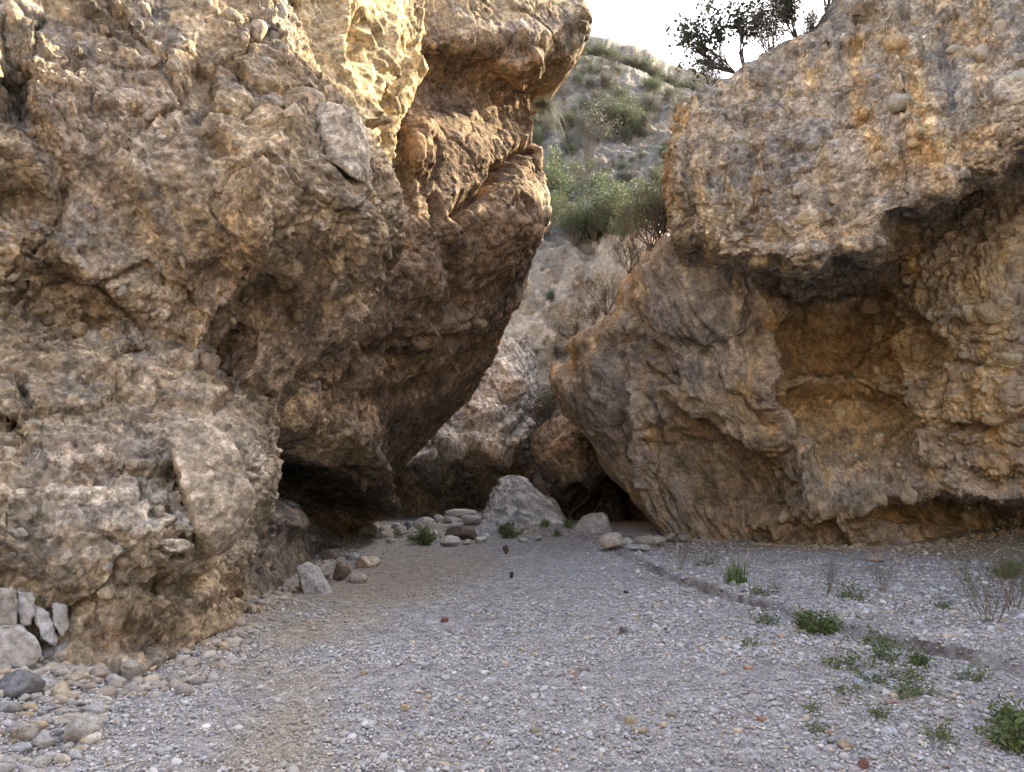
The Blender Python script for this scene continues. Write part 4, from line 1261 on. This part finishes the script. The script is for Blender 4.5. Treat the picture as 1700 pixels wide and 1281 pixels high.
# single stones that stand out on the gravel
for px, py, wd, ht, c, lab in [
        (738, 1034, 13, 9, (.30, .14, .10), 'small rust red stone on the grey gravel left of centre'),
        (1243, 1115, 16, 12, (.42, .26, .16), 'orange stone on the gravel below the leafy weed'),
        (1485, 1172, 18, 11, (.42, .28, .22), 'pink red stone among the weeds at lower right'),
        (1436, 1280, 18, 20, (.26, .14, .10), 'red brown stone at the bottom edge right'),
        (1046, 1206, 20, 18, (.40, .35, .24), 'round ochre cobble standing on the gravel below centre'),
        (887, 1220, 18, 14, (.32, .29, .21), 'olive brown cobble left of the round ochre cobble'),
        (970, 1118, 18, 12, (.27, .215, .18), 'dark brown cobble beside a pink stone at centre'),
        (952, 1122, 16, 10, (.45, .32, .24), 'pink flat stone left of the dark brown cobble'),
        (867, 1084, 13, 10, (.40, .36, .26), 'small ochre stone above centre gravel left of its twin'),
        (888, 1091, 13, 9, (.40, .36, .25), 'small ochre stone right of its twin on the gravel'),
        (603, 1122, 16, 12, (.44, .36, .24), 'tan stone at the middle left of the gravel'),
        (671, 1180, 18, 10, (.44, .34, .20), 'orange tan flat stone left of centre'),
        (606, 1208, 20, 10, (.55, .54, .52), 'white flat stone at lower left of the gravel'),
        (806, 1166, 14, 8, (.58, .57, .55), 'white oval stone in the middle of the gravel'),
        (1035, 1052, 14, 12, (.2, .165, .15), 'dark brown stone right of centre on the gravel'),
        (1040, 986, 10, 8, (.15, .12, .105), 'small dark stone on the far gravel right of centre'),
        (805, 1018, 14, 6, (.07, .065, .065), 'black flat stone on the far gravel left of centre'),
        (1115, 1190, 18, 10, (.36, .33, .25), 'olive stone right of the round ochre cobble'),
        (1265, 1200, 16, 10, (.40, .24, .17), 'small red orange stone on the lower right gravel'),
        (1407, 1248, 28, 18, (.36, .28, .19), 'brown angular cobble near the bottom right'),
        (1482, 1222, 24, 14, (.45, .45, .46), 'pale grey cobble near the bottom right weeds'),
        (1430, 1138, 20, 14, (.46, .48, .51), 'bluish white round stone below the weeds'),
        (1378, 1222, 14, 9, (.40, .27, .19), 'terracotta chip left of the brown angular cobble'),
        (1328, 988, 20, 8, (.50, .46, .41), 'pale flat stone on the right bank'),
        (1455, 933, 30, 9, (.42, .33, .23), 'tan flat stone at the top of the right bank'),
        (1492, 935, 16, 9, (.44, .37, .28), 'pale tan stone right of the tan flat stone on the bank'),
        (1203, 992, 18, 8, (.44, .42, .39), 'grey flat stone beside the rill cut'),
        (1628, 889, 9, 6, (.40, .29, .14), 'ochre chip on the dirt at the foot of the right wall')]:
    g = GP(px, py)
    m = g.y / FPX
    W, H = wd * m * 1.1, ht * m * 1.15
    place('cobble', random.choice(RNDM if 'round' in lab or 'oval' in lab else ANG + RNDM), g + Vector((0, W * .3, H * .3)), (random.uniform(-.15, .15), random.uniform(-.15, .15), random.uniform(-.5, .5)),
          (W, W * .85, H), c, None, label=lab, cat='stone')

# ---- gravel: the 300 largest pebbles singly, the rest as one mass
PEBM = []
for i in range(10):
    r = np.random.default_rng(500 + i)
    dims = (1.0, r.uniform(.65, .95), r.uniform(.4, .7))
    PEBM.append(stone_mesh('pebble_mesh', 500 + i, 2, dims, 9, 6 if i % 2 else 12, 0.02, mat=M_PEB))
    for q in PEBM[-1].polygons:
        q.use_smooth = True
PAL = np.array([(.45, .455, .465), (.38, .385, .395), (.52, .52, .52), (.31, .315, .33), (.44, .42, .39), (.46, .405, .315), (.40, .33, .24), (.60, .59, .57), (.24, .24, .25), (.42, .32, .26)], F32)
PW = np.array([.22, .2, .14, .12, .12, .075, .045, .04, .035, .005])
PW = PW / PW.sum()


def pebble_field(n, x0, x1, y0, y1, smin, smax, clusters=0.0):
    x = rng.uniform(-1, 1, n)
    y = np.exp(rng.uniform(np.log(y0), np.log(y1), n)) if y1 / y0 > 1.5 else rng.uniform(y0, y1, n)
    x = x * (0.78 * y + 0.6)
    keep = (x > x0) & (x < x1)
    x, y = x[keep], y[keep]
    sz = smin * (smax / smin) ** (rng.random(len(x)) ** 2.0)
    return x, y, sz


fx, fy, fs = [], [], []
for a in (pebble_field(82000, -9, 14, 3.2, 7.5, .008, .030), pebble_field(70000, -9, 16, 6.5, 19, .018, .045), pebble_field(5200, -8, 14, 3.4, 14, .035, .07),
          pebble_field(9000, 1.5, 14, 7, 19, .045, .10)):
    fx.append(a[0]); fy.append(a[1]); fs.append(a[2])
# fallen bits along the feet of the cliffs
FOOT = ([(-60, 1132), (0, 1128), (135, 1130), (262, 1116), (350, 1072), (410, 1036)], 700), ([(404, 1012), (470, 985), (535, 930), (575, 895), (612, 870)], 420), ([(612, 870), (760, 866), (800, 880), (900, 888), (1010, 890), (1112, 890)], 420), ([(1112, 892), (1250, 904), (1400, 916), (1560, 914), (1720, 900)], 900)
for pts, cnt in FOOT:
    pw = np.array([G(*q)[:2] for q in pts])
    seg = rng.integers(0, len(pw) - 1, cnt)
    tt = rng.random(cnt)[:, None]
    q = pw[seg] * (1 - tt) + pw[seg + 1] * tt
    off = np.abs(rng.normal(0, .35, cnt))
    fx.append(q[:, 0] + rng.normal(0, .12, cnt) + (off * .5 if pts[0][0] < 600 else 0))
    fy.append(q[:, 1] - off)
    fs.append(.03 * (5.5 ** (rng.random(cnt) ** 2.2)))
n_foot = sum(c for _, c in FOOT)
fx, fy, fs = np.concatenate(fx), np.concatenate(fy), np.concatenate(fs)
foot = np.arange(len(fx)) >= len(fx) - n_foot
pp = np.stack([fx, fy, fx * 0], 1).astype(F32)
sd = rill_side(fx, fy) + 0.10 * perlin(pp / F32(0.5), 9)
# sandy smooth patches carry only small grains, the right bank is coarser
u_, v_ = project(np.stack([fx, fy, fx * 0], 1))
trk = track_w(u_ + 40 * perlin(pp / F32(.7), 33), v_ + 16 * perlin(pp / F32(.5), 34)) * np.clip(.6 + 1.2 * perlin(pp / F32(.9), 35), 0, 1)
smooth_ = np.maximum.reduce([.75 * trk, 1 - sst(.4, 1, ell(u_, v_, (600, 965, 260, 55, -8))), 1 - sst(.3, 1, ell(u_, v_, (470, 1245, 120, 60, 0))), .8 * (1 - sst(.3, 1, ell(u_, v_, (360, 1180, 150, 40, -25)))), sst(.05, .3, fbm(pp, 1.3, 3, seed=51)) * .6])
band = fbm(pp * C3(1, 1.6, 1), 1.0, 3, seed=57)
keep = (rng.random(len(fx)) > smooth_ * np.clip((fs - .012) / .02, 0, 1)) & (rng.random(len(fx)) > .9 * sst(.02, .035, fs) * sst(-.05, .2, band)) & ~((np.abs(sd - .02) < .05) & (perlin(pp / F32(.8), 66) > -.4) & (fx > 2.0) & (rng.random(len(fx)) > .15))
keep &= ~((fy > 16.5) & (fx > 5.5)) & (rng.random(len(fx)) < 1 - .8 * sst(14, 17, fy) * sst(3, 6, fx))
keep |= foot
fx, fy, fs, sd, foot, trk = fx[keep], fy[keep], fs[keep], sd[keep], foot[keep], trk[keep]
fz = gz(fx, fy) + fs * rng.uniform(-.12, .16, len(fx)) + 0.012
ci = rng.choice(len(PAL), len(fx), p=PW)
pc = PAL[ci] * rng.uniform(.72, 1.18, (len(fx), 1)).astype(F32) * C3(1.17, 1.13, 1.06)
tk = (.6 * trk)[:, None]
pc = pc * (1 - tk) + np.array([.46, .385, .28]) * rng.uniform(.75, 1.15, (len(fx), 1)) * tk
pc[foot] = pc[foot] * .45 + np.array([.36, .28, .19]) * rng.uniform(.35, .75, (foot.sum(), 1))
dirt = (sst(14.5, 17, fy) * sst(3.5, 7, fx) * .8)[:, None]
pc = pc * (1 - dirt) + np.array([.33, .23, .12]) * dirt
order = np.argsort(-fs / fy)
inframe = []
for i in order:
    if foot[i]:
        continue
    uu, vv = project(np.array([fx[i], fy[i], fz[i]]))
    if 5 < uu < 1695 and 900 < vv < 1275:
        inframe.append(i)
    if len(inframe) >= 290:
        break
M_PEB1 = rock_material('pebble_stone_single', grain=40.0, bump=0.12, contrast=0.16, attr_type='OBJECT')
PEB1 = []
for me in PEBM:
    q = me.copy()
    q.materials[0] = M_PEB1
    PEB1.append(q)
single = set(inframe)
for i in inframe:
    o = bpy.data.objects.new('pebble', PEB1[i % 10])
    o.location = (fx[i], fy[i], fz[i])
    o.rotation_euler = (random.uniform(-.25, .25), random.uniform(-.25, .25), random.uniform(0, 6.28))
    o.scale = (fs[i] * 1.15,) * 3
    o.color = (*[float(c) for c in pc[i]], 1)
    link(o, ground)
msk = np.ones(len(fx), bool)
msk[inframe] = False
fx, fy, fz, fs, pc = fx[msk], fy[msk], fz[msk], fs[msk], pc[msk]
n_ = len(fx)
pm = bpy.data.meshes.new('gravel_points')
pm.vertices.add(n_)
pm.vertices.foreach_set('co', np.stack([fx, fy, fz], 1).astype(F32).ravel())
at = pm.attributes.new('size', 'FLOAT', 'POINT'); at.data.foreach_set('value', (fs * 1.15).astype(F32))
at = pm.attributes.new('turn', 'FLOAT_VECTOR', 'POINT')
at.data.foreach_set('vector', np.stack([rng.uniform(-.35, .35, n_), rng.uniform(-.35, .35, n_), rng.uniform(0, 6.28, n_)], 1).astype(F32).ravel())
at = pm.attributes.new('pick', 'INT', 'POINT'); at.data.foreach_set('value', rng.integers(0, 10, n_).astype(np.int32))
at = pm.attributes.new('tint', 'FLOAT_COLOR', 'POINT')
at.data.foreach_set('color', np.concatenate([pc, np.ones((n_, 1))], 1).astype(F32).ravel())
gravel = bpy.data.objects.new('gravel', pm)
link(gravel, label='loose grey river gravel covering the bed', cat='gravel', kind='stuff')
pcol = bpy.data.collections.new('pebble_sources')
for i, me in enumerate(PEBM):
    pcol.objects.link(bpy.data.objects.new('pebble_source_%02d' % i, me))
ng = bpy.data.node_groups.new('scatter_gravel', 'GeometryNodeTree')
ng.interface.new_socket('Geometry', in_out='INPUT', socket_type='NodeSocketGeometry')
ng.interface.new_socket('Geometry', in_out='OUTPUT', socket_type='NodeSocketGeometry')
gi, go = ng.nodes.new('NodeGroupInput'), ng.nodes.new('NodeGroupOutput')
ip = ng.nodes.new('GeometryNodeInstanceOnPoints')
cinf = ng.nodes.new('GeometryNodeCollectionInfo')
cinf.inputs['Collection'].default_value = pcol
cinf.inputs['Separate Children'].default_value = True
cinf.inputs['Reset Children'].default_value = True


def named(nm, ty):
    q = ng.nodes.new('GeometryNodeInputNamedAttribute')
    q.data_type = ty
    q.inputs['Name'].default_value = nm
    return q.outputs['Attribute']


e2r = ng.nodes.new('FunctionNodeEulerToRotation')
LK = ng.links.new
LK(gi.outputs[0], ip.inputs['Points'])
LK(cinf.outputs[0], ip.inputs['Instance'])
ip.inputs['Pick Instance'].default_value = True
LK(named('pick', 'INT'), ip.inputs['Instance Index'])
LK(named('turn', 'FLOAT_VECTOR'), e2r.inputs[0])
LK(e2r.outputs[0], ip.inputs['Rotation'])
LK(named('size', 'FLOAT'), ip.inputs['Scale'])
LK(ip.outputs[0], go.inputs[0])
md = gravel.modifiers.new('scatter', 'NODES')
md.node_group = ng


# =================================================================== PLANTS
class Plant:
    def __init__(self, seed):
        self.r = random.Random(seed)
        self.sv, self.sf, self.lv, self.lf = [], [], [], []

    def tube(self, pts, r0, r1, sides=4):
        base = len(self.sv)
        n = len(pts)
        for i, p in enumerate(pts):
            d = (pts[min(i + 1, n - 1)] - pts[max(i - 1, 0)]).normalized()
            a = d.orthogonal().normalized()
            b = d.cross(a)
            rr = r0 + (r1 - r0) * i / (n - 1)
            for k in range(sides):
                t = 6.2832 * k / sides
                self.sv.append(p + (a * math.cos(t) + b * math.sin(t)) * rr)
        for i in range(n - 1):
            for k in range(sides):
                k2 = (k + 1) % sides
                self.sf.append((base + i * sides + k, base + i * sides + k2, base + (i + 1) * sides + k2, base + (i + 1) * sides + k))

    def leaf(self, p, d, size, wid=.45):
        r = self.r
        a = d.cross(Vector((r.uniform(-1, 1), r.uniform(-1, 1), r.uniform(-1, 1)))).normalized()
        b = len(self.lv)
        up = d.cross(a) * size * .12
        self.lv += [p, p + d * size * .5 + a * size * wid * .5 + up, p + d * size, p + d * size * .5 - a * size * wid * .5 + up]
        self.lf.append((b, b + 1, b + 2, b + 3))

    def blade(self, p, d, length, wid, droop):
        pts = [p + d * length * t + Vector((0, 0, -droop * length * t * t)) for t in (0, .35, .7, 1)]
        side = d.cross(Vector((0, 0, 1)))
        side = (side if side.length > .05 else Vector((1, 0, 0))).normalized()
        side = (side + Vector((self.r.uniform(-.6, .6), self.r.uniform(-.6, .6), 0))).normalized() * wid
        b = len(self.lv)
        for q, k in zip(pts, (1, .9, .6, .05)):
            self.lv += [q - side * k, q + side * k]
        for i in range(3):
            self.lf.append((b + 2 * i, b + 2 * i + 1, b + 2 * i + 3, b + 2 * i + 2))

    def branch(self, p, d, length, rad, level, cfg):
        r = self.r
        n = 5
        pts = [p]
        q = p
        dd = d.copy()
        for i in range(n):
            dd = (dd + Vector((r.uniform(-1, 1), r.uniform(-1, 1), r.uniform(-.6, 1))) * cfg['wander']).normalized()
            q = q + dd * length / n
            pts.append(q)
        self.tube(pts, rad, rad * .45, 5 if level == 0 else 3)
        if level < cfg['levels']:
            for k in range(cfg['kids'][level]):
                t = r.uniform(cfg.get('from', .35), 1)
                i = min(int(t * n), n - 1)
                base = pts[i].lerp(pts[i + 1], t * n - i)
                ax = Vector((r.uniform(-1, 1), r.uniform(-1, 1), r.uniform(-.3, .9)))
                nd = (dd * .7 + ax * cfg['spread']).normalized()
                self.branch(base, nd, length * r.uniform(.4, .7), rad * .5, level + 1, cfg)
        if level >= cfg['leaf_level']:
            for k in range(cfg['leaves']):
                t = r.uniform(.15, 1.05)
                i = min(int(t * n), n - 1)
                base = pts[i].lerp(pts[i + 1], min(1, t * n - i))
                c = Vector((r.gauss(0, 1), r.gauss(0, 1), r.gauss(0, 1))) * cfg['fluff']
                ld = Vector((r.uniform(-1, 1), r.uniform(-1, 1), r.uniform(-.5, 1))).normalized()
                self.leaf(base + c, ld, cfg['leaf'] * r.uniform(.6, 1.3), cfg.get('lw', .5))

    def build(self, name, stem_name, leaf_name, sm, lm):
        out = []
        for nm, v, f, m in ((stem_name, self.sv, self.sf, sm), (leaf_name, self.lv, self.lf, lm)):
            if f:
                me = mesh_np(name + '_' + nm, np.array([q[:] for q in v]), np.array(f, np.int32), None, False)
                me.materials.append(m)
                out.append((nm, me))
        return out


def plant_thing(name, parts, loc, rot, scale, label, cat, group=None):
    e = bpy.data.objects.new(name, None)
    e.empty_display_size = .1
    e.location = loc
    e.rotation_euler = rot
    e.scale = (scale,) * 3
    link(e, None, label, cat, group)
    for nm, me in parts:
        link(bpy.data.objects.new(nm, me), e)
    return e


def bush_parts(name, seed, stems=7, height=1.0, spread=.8, kids=(4, 4), leaves=10, leaf=.06, fluff=.05, wander=.28, sm=None, lm=None, rad=.018, levels=2, leaf_level=1, frm=.3, lw=.5, lean=(0, 0, 0)):
    pl = Plant(seed)
    cfg = dict(wander=wander, levels=levels, kids=kids, spread=spread, leaf_level=leaf_level, leaves=leaves, leaf=leaf, fluff=fluff, lw=lw)
    cfg['from'] = frm
    for i in range(stems):
        a = pl.r.uniform(0, 6.283)
        d = Vector((math.cos(a) * spread * pl.r.uniform(.2, 1), math.sin(a) * spread * pl.r.uniform(.2, 1), 1)) + Vector(lean)
        pl.branch(Vector((pl.r.uniform(-.05, .05), pl.r.uniform(-.05, .05), -.05)), d.normalized(), height * pl.r.uniform(.6, .95), rad, 0, cfg)
    return pl.build(name, 'stem', 'foliage', sm or M_TWIG, lm or M_LEAF)


# small tree on the crest of the right cliff
def crest(px, py, d):
    return Vector(P(px, py, d))


tree = bush_parts('crest_tree', 11, 6, 2.0, .85, (6, 5), 9, .10, .08, .3, M_BARK, M_LEAF_DARK, .035, 2, 2, .35, .75, (-.55, 0, 0))
tree = [('trunk' if a == 'stem' else 'crown', b) for a, b in tree]
plant_thing('tree', tree, crest(1240, 130, 15.9), (0, 0, 0), 1.0, 'small dark leaved tree leaning out over the crest of the right cliff', 'tree')
tree2 = bush_parts('crest_bush', 12, 14, 2.0, .6, (6, 5), 9, .085, .06, .25, M_BARK, M_LEAF_DARK, .014, 2, 1, .2, .4, (-.2, 0, 0))
plant_thing('shrub', tree2, crest(1322, 62, 15.6), (0, 0, .4), .85, 'tall twiggy shrub right of the small tree on the right cliff', 'shrub')
tree3 = bush_parts('crest_bush_low', 13, 16, 1.2, .8, (5, 4), 9, .06, .06, .25, M_BARK, M_LEAF_GREY, .012, 2, 1, .2, .4, (-.2, 0, 0))
plant_thing('shrub', tree3, crest(1282, 92, 15.8), (0, 0, .4), 1.0, 'low grey shrub between the small tree and the tall twiggy shrub', 'shrub')
plant_thing('shrub', tree2, crest(1372, 14, 15.4), (0, 0, 2.2), .8, 'twiggy shrub highest on the right cliff crest at the frame top', 'shrub')
plant_thing('shrub', tree3, crest(1185, 148, 16.0), (0, 0, 1.2), .6, 'small grey shrub left of the small tree on the crest', 'shrub')
plant_thing('shrub', tree3, crest(1345, 70, 15.1), (0, 0, 3.1), .6, 'small dry shrub on the slope below the tall twiggy shrub', 'shrub')


def grass_parts(name, seed, n=120, length=.4, wid=.006, droop=.5, spread=.8, base=.08, lm=None, hang=None):
    pl = Plant(seed)
    for i in range(n):
        a = pl.r.uniform(0, 6.283)
        k = pl.r.uniform(0, spread)
        d = Vector((math.cos(a) * k, math.sin(a) * k, 1)).normalized()
        if hang:
            d = (d + Vector(hang)).normalized()
        pl.blade(Vector((pl.r.gauss(0, base), pl.r.gauss(0, base), -.01)), d, length * pl.r.uniform(.5, 1.1), wid, droop * pl.r.uniform(.4, 1.4))
    return pl.build(name, 'stem', 'blades', M_TWIG, lm or M_GRASS)


gr1 = grass_parts('crest_grass', 21, 260, .55, .008, .6, 1.0, .14)
plant_thing('grass_tuft', gr1, crest(1262, 122, 15.5), (0, 0, 0), 1.0, 'yellow green grass tuft beside the small tree on the right cliff', 'grass')
gr2 = grass_parts('hanging_grass', 22, 300, 1.1, .008, 1.5, 1.0, .14, M_LEAF_GREY, (.7, -.2, -.2))
plant_thing('grass_tuft', gr2, Vector(P(893, 175, 17.8)), (0, 0, 0), .75, 'long grass hanging from the edge of the overhanging cliff', 'grass')

# ledge shrubs between the cliffs
b_green = bush_parts('green_bush', 31, 9, 1.0, .85, (5, 4), 13, .055, .06, .3, M_TWIG, M_LEAF, .016)
b_green2 = bush_parts('green_bush_b', 32, 10, 1.0, .9, (5, 4), 12, .05, .07, .3, M_TWIG, M_LEAF, .014)
b_grey = bush_parts('grey_bush', 33, 10, 1.0, .9, (4, 4), 9, .05, .06, .3, M_TWIG, M_LEAF_GREY, .013)
b_grey2 = bush_parts('grey_bush_b', 34, 12, 1.0, 1.1, (4, 3), 10, .055, .06, .3, M_TWIG, M_LEAF_GREY, .012)
b_bare = bush_parts('bare_bush', 35, 12, 1.0, .8, (5, 4), 2, .04, .05, .3, M_TWIG, M_LEAF_GREY, .012)
for parts, (px, py, d), sc, lab in [
        (b_green, (1098, 400, 20.0), 1.55, 'bright green bush against the left flank of the upper right cliff'),
        (b_bare, (1080, 412, 19.4), 1.7, 'bare branched bush on the ledge below the bright green bush'),
        (b_green2, (1050, 395, 27.0), 1.5, 'green bush on the ledge left of the bare branched bush'),
        (b_bare, (1045, 452, 20.0), 1.1, 'dry twiggy bush at the top of the right buttress'),
        (b_bare, (1005, 520, 21.0), 1.0, 'dry bush on the shoulder of the right buttress'),
        (b_grey, (955, 572, 22.5), .85, 'grey green bush on the left tip of the right buttress'),
        (b_grey, (985, 540, 23.0), .8, 'grey green bush between the dry bush and the buttress tip'),
        (b_grey2, (905, 715, 27.5), 1.5, 'grey feathery bush in the gap below the orange wall'),
        (b_grey2, (918, 690, 28.5), 1.1, 'smaller grey bush above the feathery bush in the gap')]:
    plant_thing('bush', parts, Vector(P(px, py, d)), (0, 0, random.uniform(0, 6)), sc, lab, 'bush')

HB = [(930, 345, 3.4, b_green), (910, 380, 2.6, b_green2), (985, 395, 2.8, b_green), (1010, 385, 2.4, b_green2), (955, 400, 2.0, b_green2), (1040, 345, 1.8, b_green), (960, 300, 1.6, b_grey)]
for k, (px, py, sc, parts) in enumerate(HB):
    q, nn = surf('H', HLg, HLn, px, py)
    plant_thing('bush', parts, q + Vector((0, -.3, -.15)), (0, 0, random.uniform(0, 6)), sc,
                ['big green bush on the hillside ledge beside the overhang tip', 'green bush low against the overhanging cliff on the ledge', 'wide green bush in the middle of the hillside ledge',
                 'green bush right of the wide bush on the ledge', 'small green bush in front of the ledge bushes', 'lone green bush above the right end of the ledge', 'grey bush just above the big green ledge bush'][k], 'bush')
hs = [(1022, 222, 3.2, b_green2, 'round green shrub alone in the middle of the far hillside'), (972, 240, 2.8, b_grey, 'grey shrub lower left of the round green hillside shrub'), (1000, 205, 2.4, b_grey2, 'grey shrub touching the round green hillside shrub on its left')]
for px, py, sc, parts, lab in hs:
    q, nn = surf('H', HLg, HLn, px, py)
    plant_thing('shrub', parts, q + Vector((0, -.3, -.2)), (0, 0, random.uniform(0, 6)), sc, lab, 'shrub')
for i in range(230):
    px, py = random.uniform(885, 1165), random.uniform(95, 400)
    if py < 92 + max(0, px - 960) * .33:
        continue
    q, nn = surf('H', HLg, HLn, px, py)
    sc = random.uniform(.6, 2.1) * (.7 if py > 250 else .85)
    kind = random.choice((0, 1, 1, 2, 3))
    what = ('grey green', 'spreading grey', 'bare twiggy', 'greener')[kind]
    zone = 'high on the far hillside' if py < 190 else 'halfway up the far hillside' if py < 290 else 'low on the far hillside above the ledge'
    side = 'beside the overhang' if px < 960 else 'near the right cliff' if px > 1085 else 'in its middle'
    lab = '%s %s shrub %s %s' % ('large' if sc > 1.7 else 'small', what, zone, side)
    plant_thing('shrub', (b_grey, b_grey2, b_bare, b_green2)[kind], q - Vector((0, .1, .12)), (0, 0, random.uniform(0, 6)), sc, lab, 'shrub', lab.replace(' shrub ', ' shrubs '))
ORD = ('leftmost second third fourth fifth sixth seventh eighth ninth tenth eleventh twelfth thirteenth fourteenth fifteenth sixteenth seventeenth eighteenth nineteenth twentieth').split()


def ordinal(i, n):
    return ORD[i] + (' from the left' if i else '') if i < n / 2 else ('rightmost' if i == n - 1 else ORD[n - 1 - i] + ' from the right')


for i in range(34):
    px = 900 + i * 8 + random.uniform(-3, 3)
    py = np.interp(px, [880, 950, 1010, 1060, 1100, 1140, 1250], [78, 90, 101, 118, 138, 152, 185])
    q = Vector(P(px, py + 4, 74.5))
    plant_thing('shrub', random.choice((b_grey, b_green2, b_grey2)), q - Vector((0, 0, .3)), (0, 0, random.uniform(0, 6)), random.uniform(1.1, 2.3), 'shrub on the far hill skyline, %s along it' % ordinal(i, 34), 'shrub', 'skyline shrubs')
for i in range(12):
    px, py = 850 + i * 13 + random.uniform(-2, 2), random.uniform(420, 640)
    q, nn = surf('H', HLg, HLn, px, py)
    plant_thing('shrub', random.choice((b_grey, b_bare, b_green2)), q - Vector((0, 0, .1)), (0, 0, random.uniform(0, 6)), random.uniform(.3, .8), 'small shrub rooted on the orange wall in the gap, %s' % ordinal(i, 12), 'shrub', 'orange wall shrubs')

# weeds of the riverbed
w_leafy = [bush_parts('leafy_weed', 51 + i, 16, .3, 1.1, (4, 2), 9, .045, .02, .3, M_TWIG, M_WEED, .003, 1, 0, .1, .55) for i in range(2)]
w_low = [bush_parts('low_weed', 56 + i, 9, .16, 1.4, (3, 2), 7, .022, .012, .3, M_TWIG, M_WEED, .0018, 1, 0, .1, .5) for i in range(3)]
w_dry = [bush_parts('dry_weed', 61 + i, 12, .6, .55, (5, 2), 3, .022, .02, .22, M_STRAW, M_LEAF_GREY, .003, 2, 1, .15, .4) for i in range(2)]
w_grass = [grass_parts('green_grass', 66 + i, 90, .32, .005, .35, .7, .05, M_WEED) for i in range(2)]
for parts, px, py, sc, nm, lab in [
        (w_grass[0], 1222, 968, 1.7, 'grass_tuft', 'bright green upright grass tuft beyond the rill'),
        (w_low[0], 1165, 940, 2.0, 'weed', 'small green weed near the row of boulders'),
        (w_leafy[0], 1350, 1038, .95, 'weed', 'dark leafy weed growing in the rill cut'),
        (w_leafy[1], 1378, 1052, .75, 'weed', 'leafy weed spilling below the dark leafy weed'),
        (w_low[1], 1440, 1070, 1.6, 'weed', 'wide low green weed on the rill edge'),
        (w_low[2], 1462, 1078, 1.4, 'weed', 'low weed right of the wide low weed'),
        (w_low[0], 1420, 996, 2.1, 'weed', 'green brown weed on the right bank above the rill'),
        (w_dry[0], 1375, 985, .75, 'weed', 'brownish dry weed left of the green brown bank weed'),
        (w_low[1], 1270, 988, 1.9, 'weed', 'yellow green weed between the rill and the tall grass'),
        (w_low[2], 1265, 1034, 1.6, 'weed', 'low weed on the gravel left of the leafy weed'),
        (w_low[0], 1250, 1072, 1.0, 'weed', 'tiny weed on the gravel above the orange stone'),
        (w_low[1], 1412, 1110, 1.7, 'weed', 'green weed in the middle of the weedy gravel strip'),
        (w_low[2], 1455, 1098, 1.9, 'weed', 'bushy green weed right of the weedy strip centre'),
        (w_leafy[1], 1525, 1106, .5, 'weed', 'bright weed nearest the lower end of the rill'),
        (w_low[0], 1490, 1128, 1.5, 'weed', 'small weed below the bright weed'),
        (w_low[1], 1440, 1132, 1.4, 'weed', 'small weed above the pink red stone'),
        (w_low[2], 1487, 1158, 1.3, 'weed', 'green weed touching the pink red stone'),
        (w_low[0], 1535, 1152, 1.2, 'weed', 'small weed right of the pink red stone'),
        (w_low[1], 1408, 1150, 1.0, 'weed', 'tiny weed left of the bluish white stone'),
        (w_low[2], 1450, 1192, 1.0, 'weed', 'tiny upright weed below the pink red stone'),
        (w_low[0], 1357, 1215, .9, 'weed', 'tiny green weed left of the terracotta chip'),
        (w_low[1], 1348, 1178, .8, 'weed', 'tiny weed above the terracotta chip'),
        (w_low[2], 1565, 1234, 1.2, 'weed', 'straw green weed near the right bottom corner'),
        (w_leafy[0], 1690, 1250, .85, 'weed', 'bushy green weed cut by the right frame edge'),
        (w_leafy[1], 1678, 1215, .7, 'weed', 'green weed just above the frame edge weed'),
        (w_low[0], 1602, 1128, 1.3, 'weed', 'small weed below the rill near the right edge'),
        (w_dry[0], 1640, 1035, 1.5, 'weed', 'tall dry stalky weed on the right bank'),
        (w_dry[1], 1690, 1010, 1.5, 'weed', 'pale dry weed at the right frame edge on the bank'),
        (w_leafy[0], 1672, 960, 1.1, 'weed', 'green leafed weed behind the tall dry weed'),
        (w_dry[1], 1465, 985, .7, 'weed', 'faint dry weed in the middle of the right bank'),
        (w_low[2], 1578, 1012, 1.6, 'weed', 'small green weed left of the tall dry weed'),
        (w_dry[0], 1130, 945, .7, 'weed', 'dry weed between the rill and the row of boulders'),
        (w_leafy[1], 706, 905, 1.6, 'weed', 'dark green weed beside the white squared block'),
        (w_leafy[0], 846, 893, 1.5, 'weed', 'green weed in front of the fallen slab'),
        (w_low[1], 688, 900, 2.4, 'weed', 'low weed left of the dark green weed by the white block'),
        (w_grass[1], 905, 890, 1.3, 'grass_tuft', 'leftmost grass tuft at the foot of the fallen slab'),
        (w_grass[0], 925, 890, 1.2, 'grass_tuft', 'middle grass tuft at the foot of the fallen slab'),
        (w_grass[1], 943, 889, 1.5, 'grass_tuft', 'rightmost grass tuft at the foot of the fallen slab'),
        (w_low[0], 830, 880, 2.6, 'weed', 'pale green weed on the gravel bar left of the slab'),
        (w_low[2], 655, 893, 2.0, 'weed', 'tiny weed on the far gravel by the left cave')]:
    plant_thing(nm, parts, GP(px, py), (0, 0, random.uniform(0, 6)), sc, lab, 'grass' if nm == 'grass_tuft' else 'weed')
